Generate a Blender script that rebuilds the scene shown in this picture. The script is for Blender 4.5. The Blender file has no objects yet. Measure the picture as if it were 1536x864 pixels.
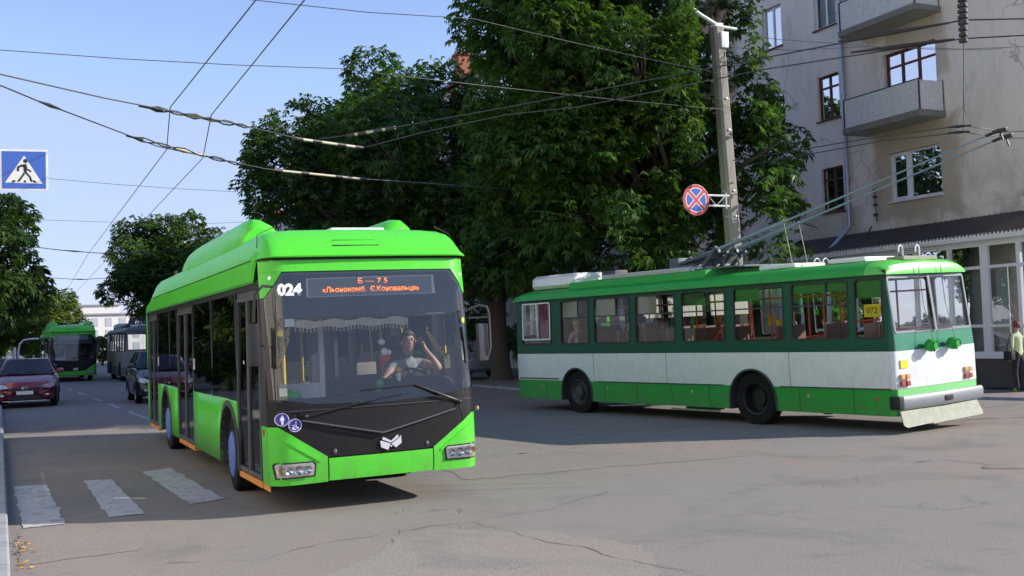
import bpy, bmesh, math, random
import numpy as np
from mathutils import Vector, Matrix, noise as mnoise

random.seed(7)
SC = bpy.context.scene
COL = SC.collection
PI = math.pi
R = math.radians

# ------------------------------------------------------------------ objects
def tag(o, label=None, cat=None, group=None, kind=None):
    if label: o['label'] = label
    if cat: o['category'] = cat
    if group: o['group'] = group
    if kind: o['kind'] = kind
    return o

def empty(name, loc=(0, 0, 0), rz=0.0, label=None, cat=None, group=None):
    o = bpy.data.objects.new(name, None)
    COL.objects.link(o)
    o.empty_display_size = 0.3
    o.location = loc
    o.rotation_euler = (0, 0, rz)
    return tag(o, label, cat, group)

def copy_tree(o, parent=None, skip=()):
    c = o.copy()
    COL.objects.link(c)
    if parent is not None:
        c.parent = parent
    for ch in list(KIDS.get(o.name, [])):
        if ch.name.split('.')[0] in skip:
            continue
        copy_tree(ch, c, skip)
    return c

KIDS = {}

class MB:
    """collects shapes for ONE mesh object"""
    def __init__(s):
        s.bm = bmesh.new()
    def face(s, pts, m=0):
        vs = [s.bm.verts.new(p) for p in pts]
        f = s.bm.faces.new(vs)
        f.material_index = m
        return f
    def box(s, x0, x1, y0, y1, z0, z1, bev=0.0, m=0, mat=None):
        r = bmesh.ops.create_cube(s.bm, size=1.0)
        vs = r['verts']
        bmesh.ops.scale(s.bm, vec=(abs(x1 - x0), abs(y1 - y0), abs(z1 - z0)), verts=vs)
        bmesh.ops.translate(s.bm, vec=((x0 + x1) / 2, (y0 + y1) / 2, (z0 + z1) / 2), verts=vs)
        fs = set()
        for v in vs: fs.update(v.link_faces)
        if bev > 0:
            es = set()
            for v in vs: es.update(v.link_edges)
            rr = bmesh.ops.bevel(s.bm, geom=list(es), offset=bev, segments=2, profile=0.7, affect='EDGES')
            fs = set(rr['faces'])
            vs = list({v for f in fs for v in f.verts})
            for v in vs: fs.update(v.link_faces)
        for f in fs: f.material_index = m
        if mat is not None:
            bmesh.ops.transform(s.bm, matrix=mat, verts=vs)
        return vs
    def prism(s, pts, off, m=0):
        """closed prism: polygon pts pushed by off"""
        off = Vector(off)
        a = [s.bm.verts.new(Vector(p)) for p in pts]
        b = [s.bm.verts.new(Vector(p) + off) for p in pts]
        fs = [s.bm.faces.new(a), s.bm.faces.new(b[::-1])]
        n = len(a)
        for i in range(n):
            fs.append(s.bm.faces.new((a[i], b[i], b[(i + 1) % n], a[(i + 1) % n])))
        for f in fs: f.material_index = m
        return fs
    def loft(s, rings, closed=True, caps=True, m=0):
        rr = [[s.bm.verts.new(p) for p in ring] for ring in rings]
        n = len(rr[0])
        fs = []
        for i in range(len(rr) - 1):
            for j in range(n if closed else n - 1):
                k = (j + 1) % n
                fs.append(s.bm.faces.new((rr[i][j], rr[i][k], rr[i + 1][k], rr[i + 1][j])))
        if caps and closed:
            fs.append(s.bm.faces.new(rr[0][::-1])); fs.append(s.bm.faces.new(rr[-1]))
        for f in fs: f.material_index = m
        return rr
    def tube(s, pts, r, seg=8, caps=True, m=0):
        pts = [Vector(p) for p in pts]
        n = len(pts)
        rs = r if isinstance(r, (list, tuple)) else [r] * n
        rings = []
        prev = None
        for i, p in enumerate(pts):
            d = (pts[min(i + 1, n - 1)] - pts[max(i - 1, 0)])
            if d.length < 1e-9: d = Vector((0, 0, 1))
            d.normalize()
            if prev is None:
                a = d.orthogonal().normalized()
            else:
                a = prev - d * prev.dot(d)
                if a.length < 1e-6: a = d.orthogonal()
                a.normalize()
            prev = a
            b = d.cross(a)
            rings.append([p + (a * math.cos(2 * PI * k / seg) + b * math.sin(2 * PI * k / seg)) * rs[i] for k in range(seg)])
        return s.loft(rings, True, caps, m)
    def lathe(s, prof, c=(0, 0, 0), axis='x', seg=24, m=0, closed=False):
        """prof [(r,h)] spun about axis through c"""
        c = Vector(c)
        rings = []
        for r, h in prof:
            ring = []
            for k in range(seg):
                a = 2 * PI * k / seg
                u, v = r * math.cos(a), r * math.sin(a)
                if axis == 'x': p = Vector((h, u, v))
                elif axis == 'y': p = Vector((u, h, v))
                else: p = Vector((u, v, h))
                ring.append(c + p)
            rings.append(ring)
        return s.loft(rings, True, False, m)
    def ball(s, c, rad, seg=12, m=0, mat=None):
        rx, ry, rz = (rad, rad, rad) if not isinstance(rad, (list, tuple)) else rad
        r = bmesh.ops.create_uvsphere(s.bm, u_segments=seg, v_segments=max(6, seg * 2 // 3), radius=1.0)
        vs = r['verts']
        bmesh.ops.scale(s.bm, vec=(rx, ry, rz), verts=vs)
        if mat is not None: bmesh.ops.transform(s.bm, matrix=mat, verts=vs)
        bmesh.ops.translate(s.bm, vec=c, verts=vs)
        for v in vs:
            for f in v.link_faces: f.material_index = m
        return vs
    def disc(s, c, r, axis='y', seg=24, m=0):
        c = Vector(c); ps = []
        for k in range(seg):
            a = 2 * PI * k / seg; u, v = r * math.cos(a), r * math.sin(a)
            ps.append(c + (Vector((0, u, v)) if axis == 'x' else Vector((u, 0, v)) if axis == 'y' else Vector((u, v, 0))))
        return s.face(ps, m)
    def grid(s, fn, us, vs, m=0):
        g = [[s.bm.verts.new(fn(u, v)) for v in vs] for u in us]
        for i in range(len(us) - 1):
            for j in range(len(vs) - 1):
                s.bm.faces.new((g[i][j], g[i + 1][j], g[i + 1][j + 1], g[i][j + 1])).material_index = m
        return g
    def panel(s, poly, fn, thick=0.0, du=0.12, dv=0.2, m=0):
        """planar polygon in (u,v) cut into cells and mapped by fn(u,v,depth); thickness = depth"""
        b2 = bmesh.new()
        f = b2.faces.new([b2.verts.new((p[0], p[1], 0)) for p in poly])
        us = [p[0] for p in poly]; vs = [p[1] for p in poly]
        def cuts(a, b, d):
            n = int((b - a) / d)
            return [a + (b - a) * (i + 1) / (n + 1) for i in range(n)]
        for u in cuts(min(us), max(us), du):
            bmesh.ops.bisect_plane(b2, geom=b2.verts[:] + b2.edges[:] + b2.faces[:], plane_co=(u, 0, 0), plane_no=(1, 0, 0))
        for v in cuts(min(vs), max(vs), dv):
            bmesh.ops.bisect_plane(b2, geom=b2.verts[:] + b2.edges[:] + b2.faces[:], plane_co=(0, v, 0), plane_no=(0, 1, 0))
        b2.verts.index_update()
        top = [s.bm.verts.new(fn(v.co.x, v.co.y, 0.0)) for v in b2.verts]
        for ff in b2.faces:
            s.bm.faces.new([top[v.index] for v in ff.verts]).material_index = m
        if thick:
            bot = [s.bm.verts.new(fn(v.co.x, v.co.y, thick)) for v in b2.verts]
            for ff in b2.faces:
                s.bm.faces.new([bot[v.index] for v in reversed(ff.verts)]).material_index = m
            for e in b2.edges:
                if len(e.link_faces) == 1:
                    i, j = e.verts[0].index, e.verts[1].index
                    s.bm.faces.new((top[i], bot[i], bot[j], top[j])).material_index = m
        b2.free()
    def hole_cell(s, fn, u0, u1, v0, v1, a0, a1, b0, b1, r=0.0, depth=0.06, m=0, mr=None, n=5):
        """rectangle u0..u1 x v0..v1 with a (rounded) opening a0..a1 x b0..b1 and its reveal"""
        inner, outer = [], []
        if r <= 0:
            inner = [(a0, b0), (a1, b0), (a1, b1), (a0, b1)]
            outer = [(u0, v0), (u1, v0), (u1, v1), (u0, v1)]
        else:
            for (cx, cy, s0, ox, oy) in ((a1 - r, b0 + r, -90, u1, v0), (a1 - r, b1 - r, 0, u1, v1), (a0 + r, b1 - r, 90, u0, v1), (a0 + r, b0 + r, 180, u0, v0)):
                for k in range(n):
                    t = k / (n - 1)
                    a = R(s0 + 90 * t)
                    inner.append((cx + r * math.cos(a), cy + r * math.sin(a)))
                    p0 = {-90: (cx, v0), 0: (u1, cy), 90: (cx, v1), 180: (u0, cy)}[s0]
                    p1 = {-90: (u1, cy), 0: (cx, v1), 90: (u0, cy), 180: (cx, v0)}[s0]
                    if t <= .5: q = (p0[0] + (ox - p0[0]) * t * 2, p0[1] + (oy - p0[1]) * t * 2)
                    else: q = (ox + (p1[0] - ox) * (t * 2 - 1), oy + (p1[1] - oy) * (t * 2 - 1))
                    outer.append(q)
        N = len(inner)
        vi = [s.bm.verts.new(fn(u, v, 0)) for u, v in inner]
        vo = [s.bm.verts.new(fn(u, v, 0)) for u, v in outer]
        vd = [s.bm.verts.new(fn(u, v, depth)) for u, v in inner]
        for i in range(N):
            j = (i + 1) % N
            s.bm.faces.new((vo[i], vo[j], vi[j], vi[i])).material_index = m
            s.bm.faces.new((vi[i], vi[j], vd[j], vd[i])).material_index = m if mr is None else mr
    def ring_frame(s, fn, a0, a1, b0, b1, w, r=0.0, d0=0.0, d1=0.03, m=0, n=5):
        """frame of width w inside the rectangle, from depth d0 to d1"""
        def loop(q, rr):
            if rr <= 0: return [(a0 + q, b0 + q), (a1 - q, b0 + q), (a1 - q, b1 - q), (a0 + q, b1 - q)]
            o = []
            for (cx, cy, s0) in ((a1 - rr, b0 + rr, -90), (a1 - rr, b1 - rr, 0), (a0 + rr, b1 - rr, 90), (a0 + rr, b0 + rr, 180)):
                for k in range(n):
                    a = R(s0 + 90 * k / (n - 1)); o.append((cx + (rr - q) * math.cos(a), cy + (rr - q) * math.sin(a)))
            return o
        A, B = loop(0, r), loop(w, r)
        v = [[s.bm.verts.new(fn(u, vv, d)) for u, vv in L] for L, d in ((A, d1), (A, d0), (B, d0), (B, d1))]
        N = len(A)
        for q in range(4):
            for i in range(N):
                j = (i + 1) % N
                s.bm.faces.new((v[q][i], v[q][j], v[(q + 1) % 4][j], v[(q + 1) % 4][i])).material_index = m
    def strip(s, fn, y0, y1, z0, z1, arches=(), m=0, dy=0.5):
        """side skin between z0 and z1 with wheel arches (yc, zc, r) cut from below"""
        ys = {y0, y1}
        n = max(1, int((y1 - y0) / dy))
        for i in range(n + 1): ys.add(y0 + (y1 - y0) * i / n)
        for yc, zc, r in arches:
            for k in range(37):
                ys.add(yc - r * math.cos(PI * k / 36))
            if abs(z1 - zc) < r:
                q = math.sqrt(r * r - (z1 - zc) ** 2); ys.add(yc - q); ys.add(yc + q)
        ys = sorted(y for y in ys if y0 - 1e-6 <= y <= y1 + 1e-6)
        def bt(y, side):
            b = z0
            for yc, zc, r in arches:
                d = abs(y - yc)
                if d < r - 1e-6: b = max(b, zc + math.sqrt(r * r - d * d))
                elif d <= r + 1e-6 and (y - yc) * side < 0: b = max(b, zc)
            return b
        for i in range(len(ys) - 1):
            a, b = ys[i], ys[i + 1]
            if b - a < 1e-5: continue
            mid = bt((a + b) / 2, 0)
            za, zb = bt(a, 1), bt(b, -1)
            if mid >= z1 - 1e-5: continue
            za, zb = min(za, z1), min(zb, z1)
            nz = max(1, int((z1 - z0) / .35))
            for k in range(nz):
                t0, t1 = k / nz, (k + 1) / nz
                p = [(a, za + (z1 - za) * t0), (b, zb + (z1 - zb) * t0), (b, zb + (z1 - zb) * t1), (a, za + (z1 - za) * t1)]
                q = []
                for w in p:
                    if not q or (abs(w[0] - q[-1][0]) + abs(w[1] - q[-1][1])) > 1e-6: q.append(w)
                if len(q) >= 3:
                    s.face([fn(u, v, 0) for u, v in q], m)
    def build(s, name, mats, parent=None, smooth=None, solid=0.0, flip=False, normals=True):
        bm = s.bm
        if normals:
            bmesh.ops.remove_doubles(bm, verts=bm.verts[:], dist=1e-5)
            bmesh.ops.recalc_face_normals(bm, faces=bm.faces[:])
        me = bpy.data.meshes.new(name)
        bm.to_mesh(me); bm.free()
        if not isinstance(mats, (list, tuple)): mats = [mats]
        for m in mats: me.materials.append(m)
        o = bpy.data.objects.new(name, me)
        COL.objects.link(o)
        if smooth is not None:
            for p in me.polygons: p.use_smooth = True
            try: me.set_sharp_from_angle(angle=R(smooth))
            except Exception: pass
        if solid:
            md = o.modifiers.new('solid', 'SOLIDIFY'); md.thickness = solid; md.offset = 0
        if parent is not None:
            o.parent = parent
            KIDS.setdefault(parent.name, []).append(o)
        return o

def text_mesh(body, size, mat, name, parent, M, extrude=0.002, align='CENTER', xs=1.0, bold=0.0):
    c = bpy.data.curves.new(name, 'FONT')
    c.body = body; c.size = size; c.extrude = extrude; c.align_x = align; c.align_y = 'CENTER'
    c.resolution_u = 2
    c.offset = bold
    t = bpy.data.objects.new(name, c)
    COL.objects.link(t)
    dg = bpy.context.evaluated_depsgraph_get()
    me = bpy.data.meshes.new_from_object(t.evaluated_get(dg))
    bpy.data.objects.remove(t); bpy.data.curves.remove(c)
    me.transform(M @ Matrix.Diagonal((xs, 1, 1, 1)))
    me.materials.clear(); me.materials.append(mat)
    me.name = name
    o = bpy.data.objects.new(name, me)
    COL.objects.link(o)
    if parent is not None:
        o.parent = parent; KIDS.setdefault(parent.name, []).append(o)
    return o

# ------------------------------------------------------------------ materials
def _nt(name):
    m = bpy.data.materials.new(name); m.use_nodes = True
    nt = m.node_tree
    return m, nt, nt.nodes['Principled BSDF'], nt.nodes['Material Output']

def N(nt, t, **kw):
    n = nt.nodes.new(t)
    for k, v in kw.items(): setattr(n, k, v)
    return n

def mixc(nt, fac, a, b, blend='MIX'):
    n = N(nt, 'ShaderNodeMix', data_type='RGBA', blend_type=blend)
    for sock, val in ((n.inputs[0], fac), (n.inputs[6], a), (n.inputs[7], b)):
        if hasattr(val, 'is_linked') or isinstance(val, bpy.types.NodeSocket): nt.links.new(val, sock)
        elif isinstance(val, (int, float)): sock.default_value = val
        else: sock.default_value = (*val[:3], 1)
    return n.outputs[2]

def ramp(nt, src, p0, p1, c0=(0, 0, 0), c1=(1, 1, 1)):
    n = N(nt, 'ShaderNodeValToRGB')
    n.color_ramp.elements[0].position = p0; n.color_ramp.elements[1].position = p1
    n.color_ramp.elements[0].color = (*c0, 1); n.color_ramp.elements[1].color = (*c1, 1)
    nt.links.new(src, n.inputs[0])
    return n.outputs[0]

def noise(nt, co, scale, detail=4, rough=.6, dist=0.0):
    n = N(nt, 'ShaderNodeTexNoise')
    n.inputs['Scale'].default_value = scale; n.inputs['Detail'].default_value = detail
    n.inputs['Roughness'].default_value = rough; n.inputs['Distortion'].default_value = dist
    nt.links.new(co, n.inputs['Vector'])
    return n.outputs['Fac']

def objco(nt, stretch=None):
    co = N(nt, 'ShaderNodeTexCoord').outputs['Object']
    if stretch:
        mp = N(nt, 'ShaderNodeMapping'); mp.inputs['Scale'].default_value = stretch
        nt.links.new(co, mp.inputs[0]); co = mp.outputs[0]
    return co

MATS = {}
def mat(name, col, rough=.5, metal=0.0, var=.12, scale=4.0, bump=0.0, bscale=60.0, coat=0.0, dirt=0.0, dirtcol=(.09, .08, .065), spec=.5, stretch=None, emit=None, es=0.0):
    if name in MATS: return MATS[name]
    m, nt, b, out = _nt(name)
    co = objco(nt, stretch)
    nz = noise(nt, co, scale, 5, .62)
    lo = tuple(c * (1 - var) for c in col); hi = tuple(min(1, c * (1 + var)) for c in col)
    c = mixc(nt, nz, lo, hi)
    if dirt:
        d = ramp(nt, noise(nt, co, scale * 1.7, 6, .7, .6), .48, .75)
        mm = N(nt, 'ShaderNodeMath', operation='MULTIPLY'); nt.links.new(d, mm.inputs[0]); mm.inputs[1].default_value = dirt
        c = mixc(nt, mm.outputs[0], c, dirtcol)
    nt.links.new(c, b.inputs['Base Color'])
    rr = N(nt, 'ShaderNodeMapRange'); nt.links.new(noise(nt, co, scale * 3, 3), rr.inputs[0])
    rr.inputs[3].default_value = max(.02, rough * .8); rr.inputs[4].default_value = min(1, rough * 1.25)
    nt.links.new(rr.outputs[0], b.inputs['Roughness'])
    b.inputs['Metallic'].default_value = metal
    b.inputs['Specular IOR Level'].default_value = spec
    if coat:
        b.inputs['Coat Weight'].default_value = coat; b.inputs['Coat Roughness'].default_value = .06
    if emit:
        b.inputs['Emission Color'].default_value = (*emit, 1); b.inputs['Emission Strength'].default_value = es
    if bump:
        bn = N(nt, 'ShaderNodeBump'); bn.inputs['Strength'].default_value = bump; bn.inputs['Distance'].default_value = .01
        nt.links.new(noise(nt, co, bscale, 4), bn.inputs['Height']); nt.links.new(bn.outputs[0], b.inputs['Normal'])
    MATS[name] = m
    return m

def glass(name, tint=(.8, .85, .85), ior=1.5, rough=0.0, dirt=.06, dcol=(.35, .35, .33), wob=0.0, refl=1.7):
    """thin sheet glass: see-through tint plus a Fresnel reflection and a little dust"""
    if name in MATS: return MATS[name]
    m, nt, b, out = _nt(name)
    nt.nodes.remove(b)
    tr = N(nt, 'ShaderNodeBsdfTransparent'); tr.inputs[0].default_value = (*tint, 1)
    gl = N(nt, 'ShaderNodeBsdfGlossy'); gl.inputs['Roughness'].default_value = rough
    fr = N(nt, 'ShaderNodeFresnel'); fr.inputs[0].default_value = ior
    m2 = N(nt, 'ShaderNodeMath', operation='MULTIPLY'); m2.inputs[1].default_value = refl; m2.use_clamp = True
    nt.links.new(fr.outputs[0], m2.inputs[0])
    mx = N(nt, 'ShaderNodeMixShader'); nt.links.new(m2.outputs[0], mx.inputs[0])
    nt.links.new(tr.outputs[0], mx.inputs[1]); nt.links.new(gl.outputs[0], mx.inputs[2])
    df = N(nt, 'ShaderNodeBsdfDiffuse'); df.inputs[0].default_value = (*dcol, 1)
    co = objco(nt)
    dd = ramp(nt, noise(nt, co, 2.3, 5, .7), .35, .85)
    mm = N(nt, 'ShaderNodeMath', operation='MULTIPLY'); nt.links.new(dd, mm.inputs[0]); mm.inputs[1].default_value = dirt
    mx2 = N(nt, 'ShaderNodeMixShader'); nt.links.new(mm.outputs[0], mx2.inputs[0])
    nt.links.new(mx.outputs[0], mx2.inputs[1]); nt.links.new(df.outputs[0], mx2.inputs[2])
    nt.links.new(mx2.outputs[0], out.inputs[0])
    if wob:
        bn = N(nt, 'ShaderNodeBump'); bn.inputs['Strength'].default_value = wob; bn.inputs['Distance'].default_value = .02
        nt.links.new(noise(nt, co, 1.6, 2), bn.inputs['Height'])
        nt.links.new(bn.outputs[0], gl.inputs['Normal'])
    MATS[name] = m
    return m

def leaf_mat(name, dark, light, trans=.35):
    m, nt, b, out = _nt(name)
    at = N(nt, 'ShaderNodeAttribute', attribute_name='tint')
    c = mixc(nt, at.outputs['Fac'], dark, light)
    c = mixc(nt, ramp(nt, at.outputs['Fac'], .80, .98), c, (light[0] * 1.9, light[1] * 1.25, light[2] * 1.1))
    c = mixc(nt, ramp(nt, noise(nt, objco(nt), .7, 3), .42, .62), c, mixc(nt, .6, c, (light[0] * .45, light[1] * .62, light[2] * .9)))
    nt.links.new(c, b.inputs['Base Color'])
    b.inputs['Roughness'].default_value = .48; b.inputs['Specular IOR Level'].default_value = .35
    t = N(nt, 'ShaderNodeBsdfTranslucent')
    c2 = mixc(nt, 1.0, c, (1.25, 1.35, .5), 'MULTIPLY'); nt.links.new(c2, t.inputs[0])
    mx = N(nt, 'ShaderNodeMixShader'); mx.inputs[0].default_value = trans
    nt.links.new(b.outputs[0], mx.inputs[1]); nt.links.new(t.outputs[0], mx.inputs[2])
    nt.links.new(mx.outputs[0], out.inputs[0])
    return m

M_tyre = mat('tyre_rubber', (.013, .013, .014), .9, bump=.3, var=.3, dirt=.25, dirtcol=(.045, .042, .04), spec=.2)
M_black = mat('black_plastic', (.012, .012, .014), .42, var=.3)
M_trim = mat('dark_grey_trim', (.045, .046, .05), .55, var=.2)
M_alu = mat('brushed_aluminium', (.55, .56, .58), .35, .9, var=.1)
M_steel = mat('galvanised_steel', (.42, .43, .44), .5, .6, var=.2)
M_white = mat('white_paint', (.78, .79, .80), .4, var=.05, dirt=.15)
M_orange = mat('orange_reflector', (.75, .28, .04), .35)
M_red = mat('red_lens', (.34, .06, .055), .35, coat=.2)
M_amber = mat('amber_lens', (.55, .33, .16), .35, coat=.2)
M_chrome = mat('chrome', (.75, .76, .78), .12, 1.0, var=.05)
M_lens = glass('clear_lens', (.9, .92, .93), 1.5, .02, .1)
M_skin = mat('skin', (.50, .29, .21), .5, var=.12, scale=20)
M_hair = mat('dark_hair', (.03, .02, .015), .6, bump=.5)
M_yellow = mat('yellow_plastic', (.80, .52, .03), .45)
M_gloss_white = mat('white_gloss', (.8, .8, .8), .2, coat=.4)
EXPOSURE = 0.72
# ------------------------------------------------------------------ camera, sky, sun
F_PX, YAW, PIT, ROL, CAMH = 1590.65, 24.908, 2.451, 1.941, 1.931
y_, t_, r_ = R(YAW), R(PIT), R(ROL)
FW = Vector((math.sin(y_) * math.cos(t_), math.cos(y_) * math.cos(t_), math.sin(t_)))
RT = Vector((math.cos(y_), -math.sin(y_), 0)); UP = RT.cross(FW)
RT2 = RT * math.cos(r_) - UP * math.sin(r_); UP2 = RT * math.sin(r_) + UP * math.cos(r_)
cd = bpy.data.cameras.new('camera'); cam = bpy.data.objects.new('camera', cd); COL.objects.link(cam)
cam.matrix_world = Matrix(((RT2.x, UP2.x, -FW.x, 0), (RT2.y, UP2.y, -FW.y, 0), (RT2.z, UP2.z, -FW.z, CAMH), (0, 0, 0, 1)))
cd.sensor_width = 36; cd.lens = 36 * F_PX / 1536; cd.clip_end = 3000; cd.clip_start = .05
SC.camera = cam

SUN_EL = R(26.5); SUN_AZ = math.atan2(1, -.46)          # bearing from +Y, clockwise
W = bpy.data.worlds.new('World'); SC.world = W; W.use_nodes = True
wn = W.node_tree
sky = N(wn, 'ShaderNodeTexSky', sky_type='NISHITA'); sky.sun_disc = False
sky.sun_elevation = SUN_EL; sky.sun_rotation = SUN_AZ
sky.air_density = 1.0; sky.dust_density = .25; sky.ozone_density = 4.0; sky.altitude = 100
bg = wn.nodes['Background']; bg.inputs[1].default_value = .15
_sk = mixc(wn, 1.0, sky.outputs[0], (1.22, 1.0, 1.02), 'MULTIPLY')
wn.links.new(mixc(wn, .78, _sk, (2.15, 2.62, 3.9), 'DARKEN'), bg.inputs[0])
sl = bpy.data.lights.new('sun', 'SUN'); sl.energy = 4.0; sl.angle = R(.53); sl.color = (1, .93, .82)
so = bpy.data.objects.new('sun', sl); COL.objects.link(so)
sdir = Vector((math.sin(SUN_AZ) * math.cos(SUN_EL), math.cos(SUN_AZ) * math.cos(SUN_EL), math.sin(SUN_EL)))
so.rotation_euler = (-sdir).to_track_quat('-Z', 'Y').to_euler(); so.location = sdir * 60
vs = SC.view_settings
vs.view_transform = 'Standard'; vs.look = 'None'; vs.exposure = EXPOSURE; vs.gamma = 1; vs.use_curve_mapping = False
SC.cycles.use_denoising = True
SC.cycles.max_bounces = 8; SC.cycles.transparent_max_bounces = 24
SC.cycles.sample_clamp_indirect = 6
SC.cycles.caustics_reflective = False; SC.cycles.caustics_refractive = False

# ------------------------------------------------------------------ ground, road
def asphalt(name, base=(.232, .215, .196), warm=(.265, .218, .188), dark=(.178, .170, .160), crack=1.0, seed=0.0):
    m, nt, b, out = _nt(name)
    geo = N(nt, 'ShaderNodeNewGeometry').outputs['Position']
    mp = N(nt, 'ShaderNodeMapping'); mp.inputs['Location'].default_value = (seed, seed * .7, 0)
    nt.links.new(geo, mp.inputs[0]); co = mp.outputs[0]
    big = noise(nt, co, .16, 4, .55, .5)
    mid = noise(nt, co, .55, 5, .65, .8)
    c = mixc(nt, ramp(nt, big, .45, .58), base, warm)
    c = mixc(nt, ramp(nt, mid, .52, .68), c, dark)
    # tyre-worn streaks and stains
    mp2 = N(nt, 'ShaderNodeMapping'); mp2.inputs['Rotation'].default_value = (0, 0, .5); mp2.inputs['Scale'].default_value = (.25, 1.6, 1)
    nt.links.new(co, mp2.inputs[0])
    st = ramp(nt, noise(nt, mp2.outputs[0], .9, 6, .7), .42, .72)
    c = mixc(nt, st, c, mixc(nt, .5, c, (.24, .225, .205)))
    fine = noise(nt, co, 45, 3, .7)
    c = mixc(nt, .55, c, mixc(nt, fine, (.15, .15, .15), (1.85, 1.85, 1.85)), 'MULTIPLY')
    grit = noise(nt, co, 130, 2, .8)
    c = mixc(nt, .5, c, mixc(nt, ramp(nt, grit, .3, .7), (.45, .45, .45), (1.55, 1.55, 1.55)), 'MULTIPLY')
    oil = ramp(nt, noise(nt, co, .8, 7, .72, 1.0), .60, .74)
    c = mixc(nt, oil, c, mixc(nt, .45, c, (.09, .088, .085)))
    c = mixc(nt, ramp(nt, noise(nt, co, 3.2, 5, .7), .62, .75), c, mixc(nt, .35, c, (.34, .325, .30)))
    spk = N(nt, 'ShaderNodeTexVoronoi'); spk.inputs['Scale'].default_value = 28; nt.links.new(co, spk.inputs['Vector'])
    c = mixc(nt, ramp(nt, spk.outputs['Distance'], .0, .22, (1, 1, 1), (0, 0, 0)), c, mixc(nt, .35, c, (.3, .29, .28)))
    # cracks
    dst = N(nt, 'ShaderNodeMix', data_type='VECTOR'); dst.inputs[0].default_value = .18
    nz = N(nt, 'ShaderNodeTexNoise'); nz.inputs['Scale'].default_value = 1.7; nz.inputs['Detail'].default_value = 6
    nt.links.new(co, nz.inputs['Vector']); nt.links.new(co, dst.inputs[4])
    ad = N(nt, 'ShaderNodeVectorMath', operation='MULTIPLY_ADD'); nt.links.new(nz.outputs['Color'], ad.inputs[0])
    ad.inputs[1].default_value = (1.6, 1.6, 0); nt.links.new(co, ad.inputs[2])
    cr = None
    for sc_, w in ((.16, .004), (.42, .006)):
        v = N(nt, 'ShaderNodeTexVoronoi', feature='DISTANCE_TO_EDGE'); v.inputs['Scale'].default_value = sc_
        nt.links.new(ad.outputs[0], v.inputs['Vector'])
        k = ramp(nt, v.outputs['Distance'], w * .3, w * 1.3, (1, 1, 1), (0, 0, 0))
        msk = ramp(nt, noise(nt, co, .23 + sc_, 3), .55, .66)
        mm = N(nt, 'ShaderNodeMath', operation='MULTIPLY'); nt.links.new(k, mm.inputs[0]); nt.links.new(msk, mm.inputs[1])
        if cr is None: cr = mm.outputs[0]
        else:
            a = N(nt, 'ShaderNodeMath', operation='MAXIMUM'); nt.links.new(cr, a.inputs[0]); nt.links.new(mm.outputs[0], a.inputs[1]); cr = a.outputs[0]
    sc2 = N(nt, 'ShaderNodeMath', operation='MULTIPLY'); nt.links.new(cr, sc2.inputs[0]); sc2.inputs[1].default_value = .32 * crack
    c = mixc(nt, sc2.outputs[0], c, (.035, .033, .03))
    nt.links.new(c, b.inputs['Base Color'])
    b.inputs['Roughness'].default_value = .85; b.inputs['Specular IOR Level'].default_value = .3
    bn = N(nt, 'ShaderNodeBump'); bn.inputs['Strength'].default_value = .5; bn.inputs['Distance'].default_value = .012
    h = N(nt, 'ShaderNodeMath', operation='MULTIPLY_ADD'); nt.links.new(cr, h.inputs[0]); h.inputs[1].default_value = -1.0 * crack
    nt.links.new(fine, h.inputs[2])
    h2 = N(nt, 'ShaderNodeMath', operation='MULTIPLY_ADD'); nt.links.new(mid, h2.inputs[0]); h2.inputs[1].default_value = 2.0; nt.links.new(h.outputs[0], h2.inputs[2])
    nt.links.new(h2.outputs[0], bn.inputs['Height']); nt.links.new(bn.outputs[0], b.inputs['Normal'])
    return m

M_road = asphalt('street_asphalt')
M_patch1 = asphalt('patch_asphalt_grey', (.262, .245, .222), (.27, .24, .21), (.205, .193, .18), .8, 31)
M_patch2 = asphalt('patch_asphalt_pink', (.255, .218, .195), (.245, .212, .19), (.205, .19, .178), .6, 57)
M_pave = asphalt('pavement_asphalt', (.27, .225, .205), (.28, .23, .21), (.21, .195, .185), .8, 12)
M_kerb = mat('kerb_concrete', (.30, .31, .33), .85, var=.2, scale=2, bump=.4, bscale=30, dirt=.5)
_n = M_kerb.node_tree; _b = _n.nodes['Principled BSDF']; _src = _b.inputs['Base Color'].links[0].from_socket
_sx = N(_n, 'ShaderNodeSeparateXYZ'); _n.links.new(objco(_n), _sx.inputs[0])
_fr = N(_n, 'ShaderNodeMath', operation='FRACT'); _n.links.new(_sx.outputs[1], _fr.inputs[0])
_n.links.new(mixc(_n, ramp(_n, _fr.outputs[0], .012, .022, (1, 1, 1), (0, 0, 0)), _src, (.05, .05, .05)), _b.inputs['Base Color'])
M_earth = mat('bare_earth_and_grass', (.06, .075, .03), .95, var=.4, scale=.6, bump=.6, bscale=8)

def sheet(name, pts, z, m, jag=0.0, seed=1):
    b = MB(); rnd = random.Random(seed)
    if jag:
        q = []
        for i in range(len(pts)):
            p0, p1 = Vector(pts[i]), Vector(pts[(i + 1) % len(pts)])
            n = max(1, int((p1 - p0).length / .12))
            for k in range(n):
                p = p0.lerp(p1, k / n)
                w = mnoise.noise((p.x * 3.1 + seed, p.y * 3.1, 0)) + .7 * mnoise.noise((p.x * 9 + seed, p.y * 9, 3))
                t = (p1 - p0).normalized(); q.append((p.x - t.y * w * jag, p.y + t.x * w * jag))
        pts = q
    b.face([(p[0], p[1], z) for p in pts])
    bmesh.ops.triangulate(b.bm, faces=b.bm.faces[:])
    return tag(b.build(name, m), kind='structure')

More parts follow.
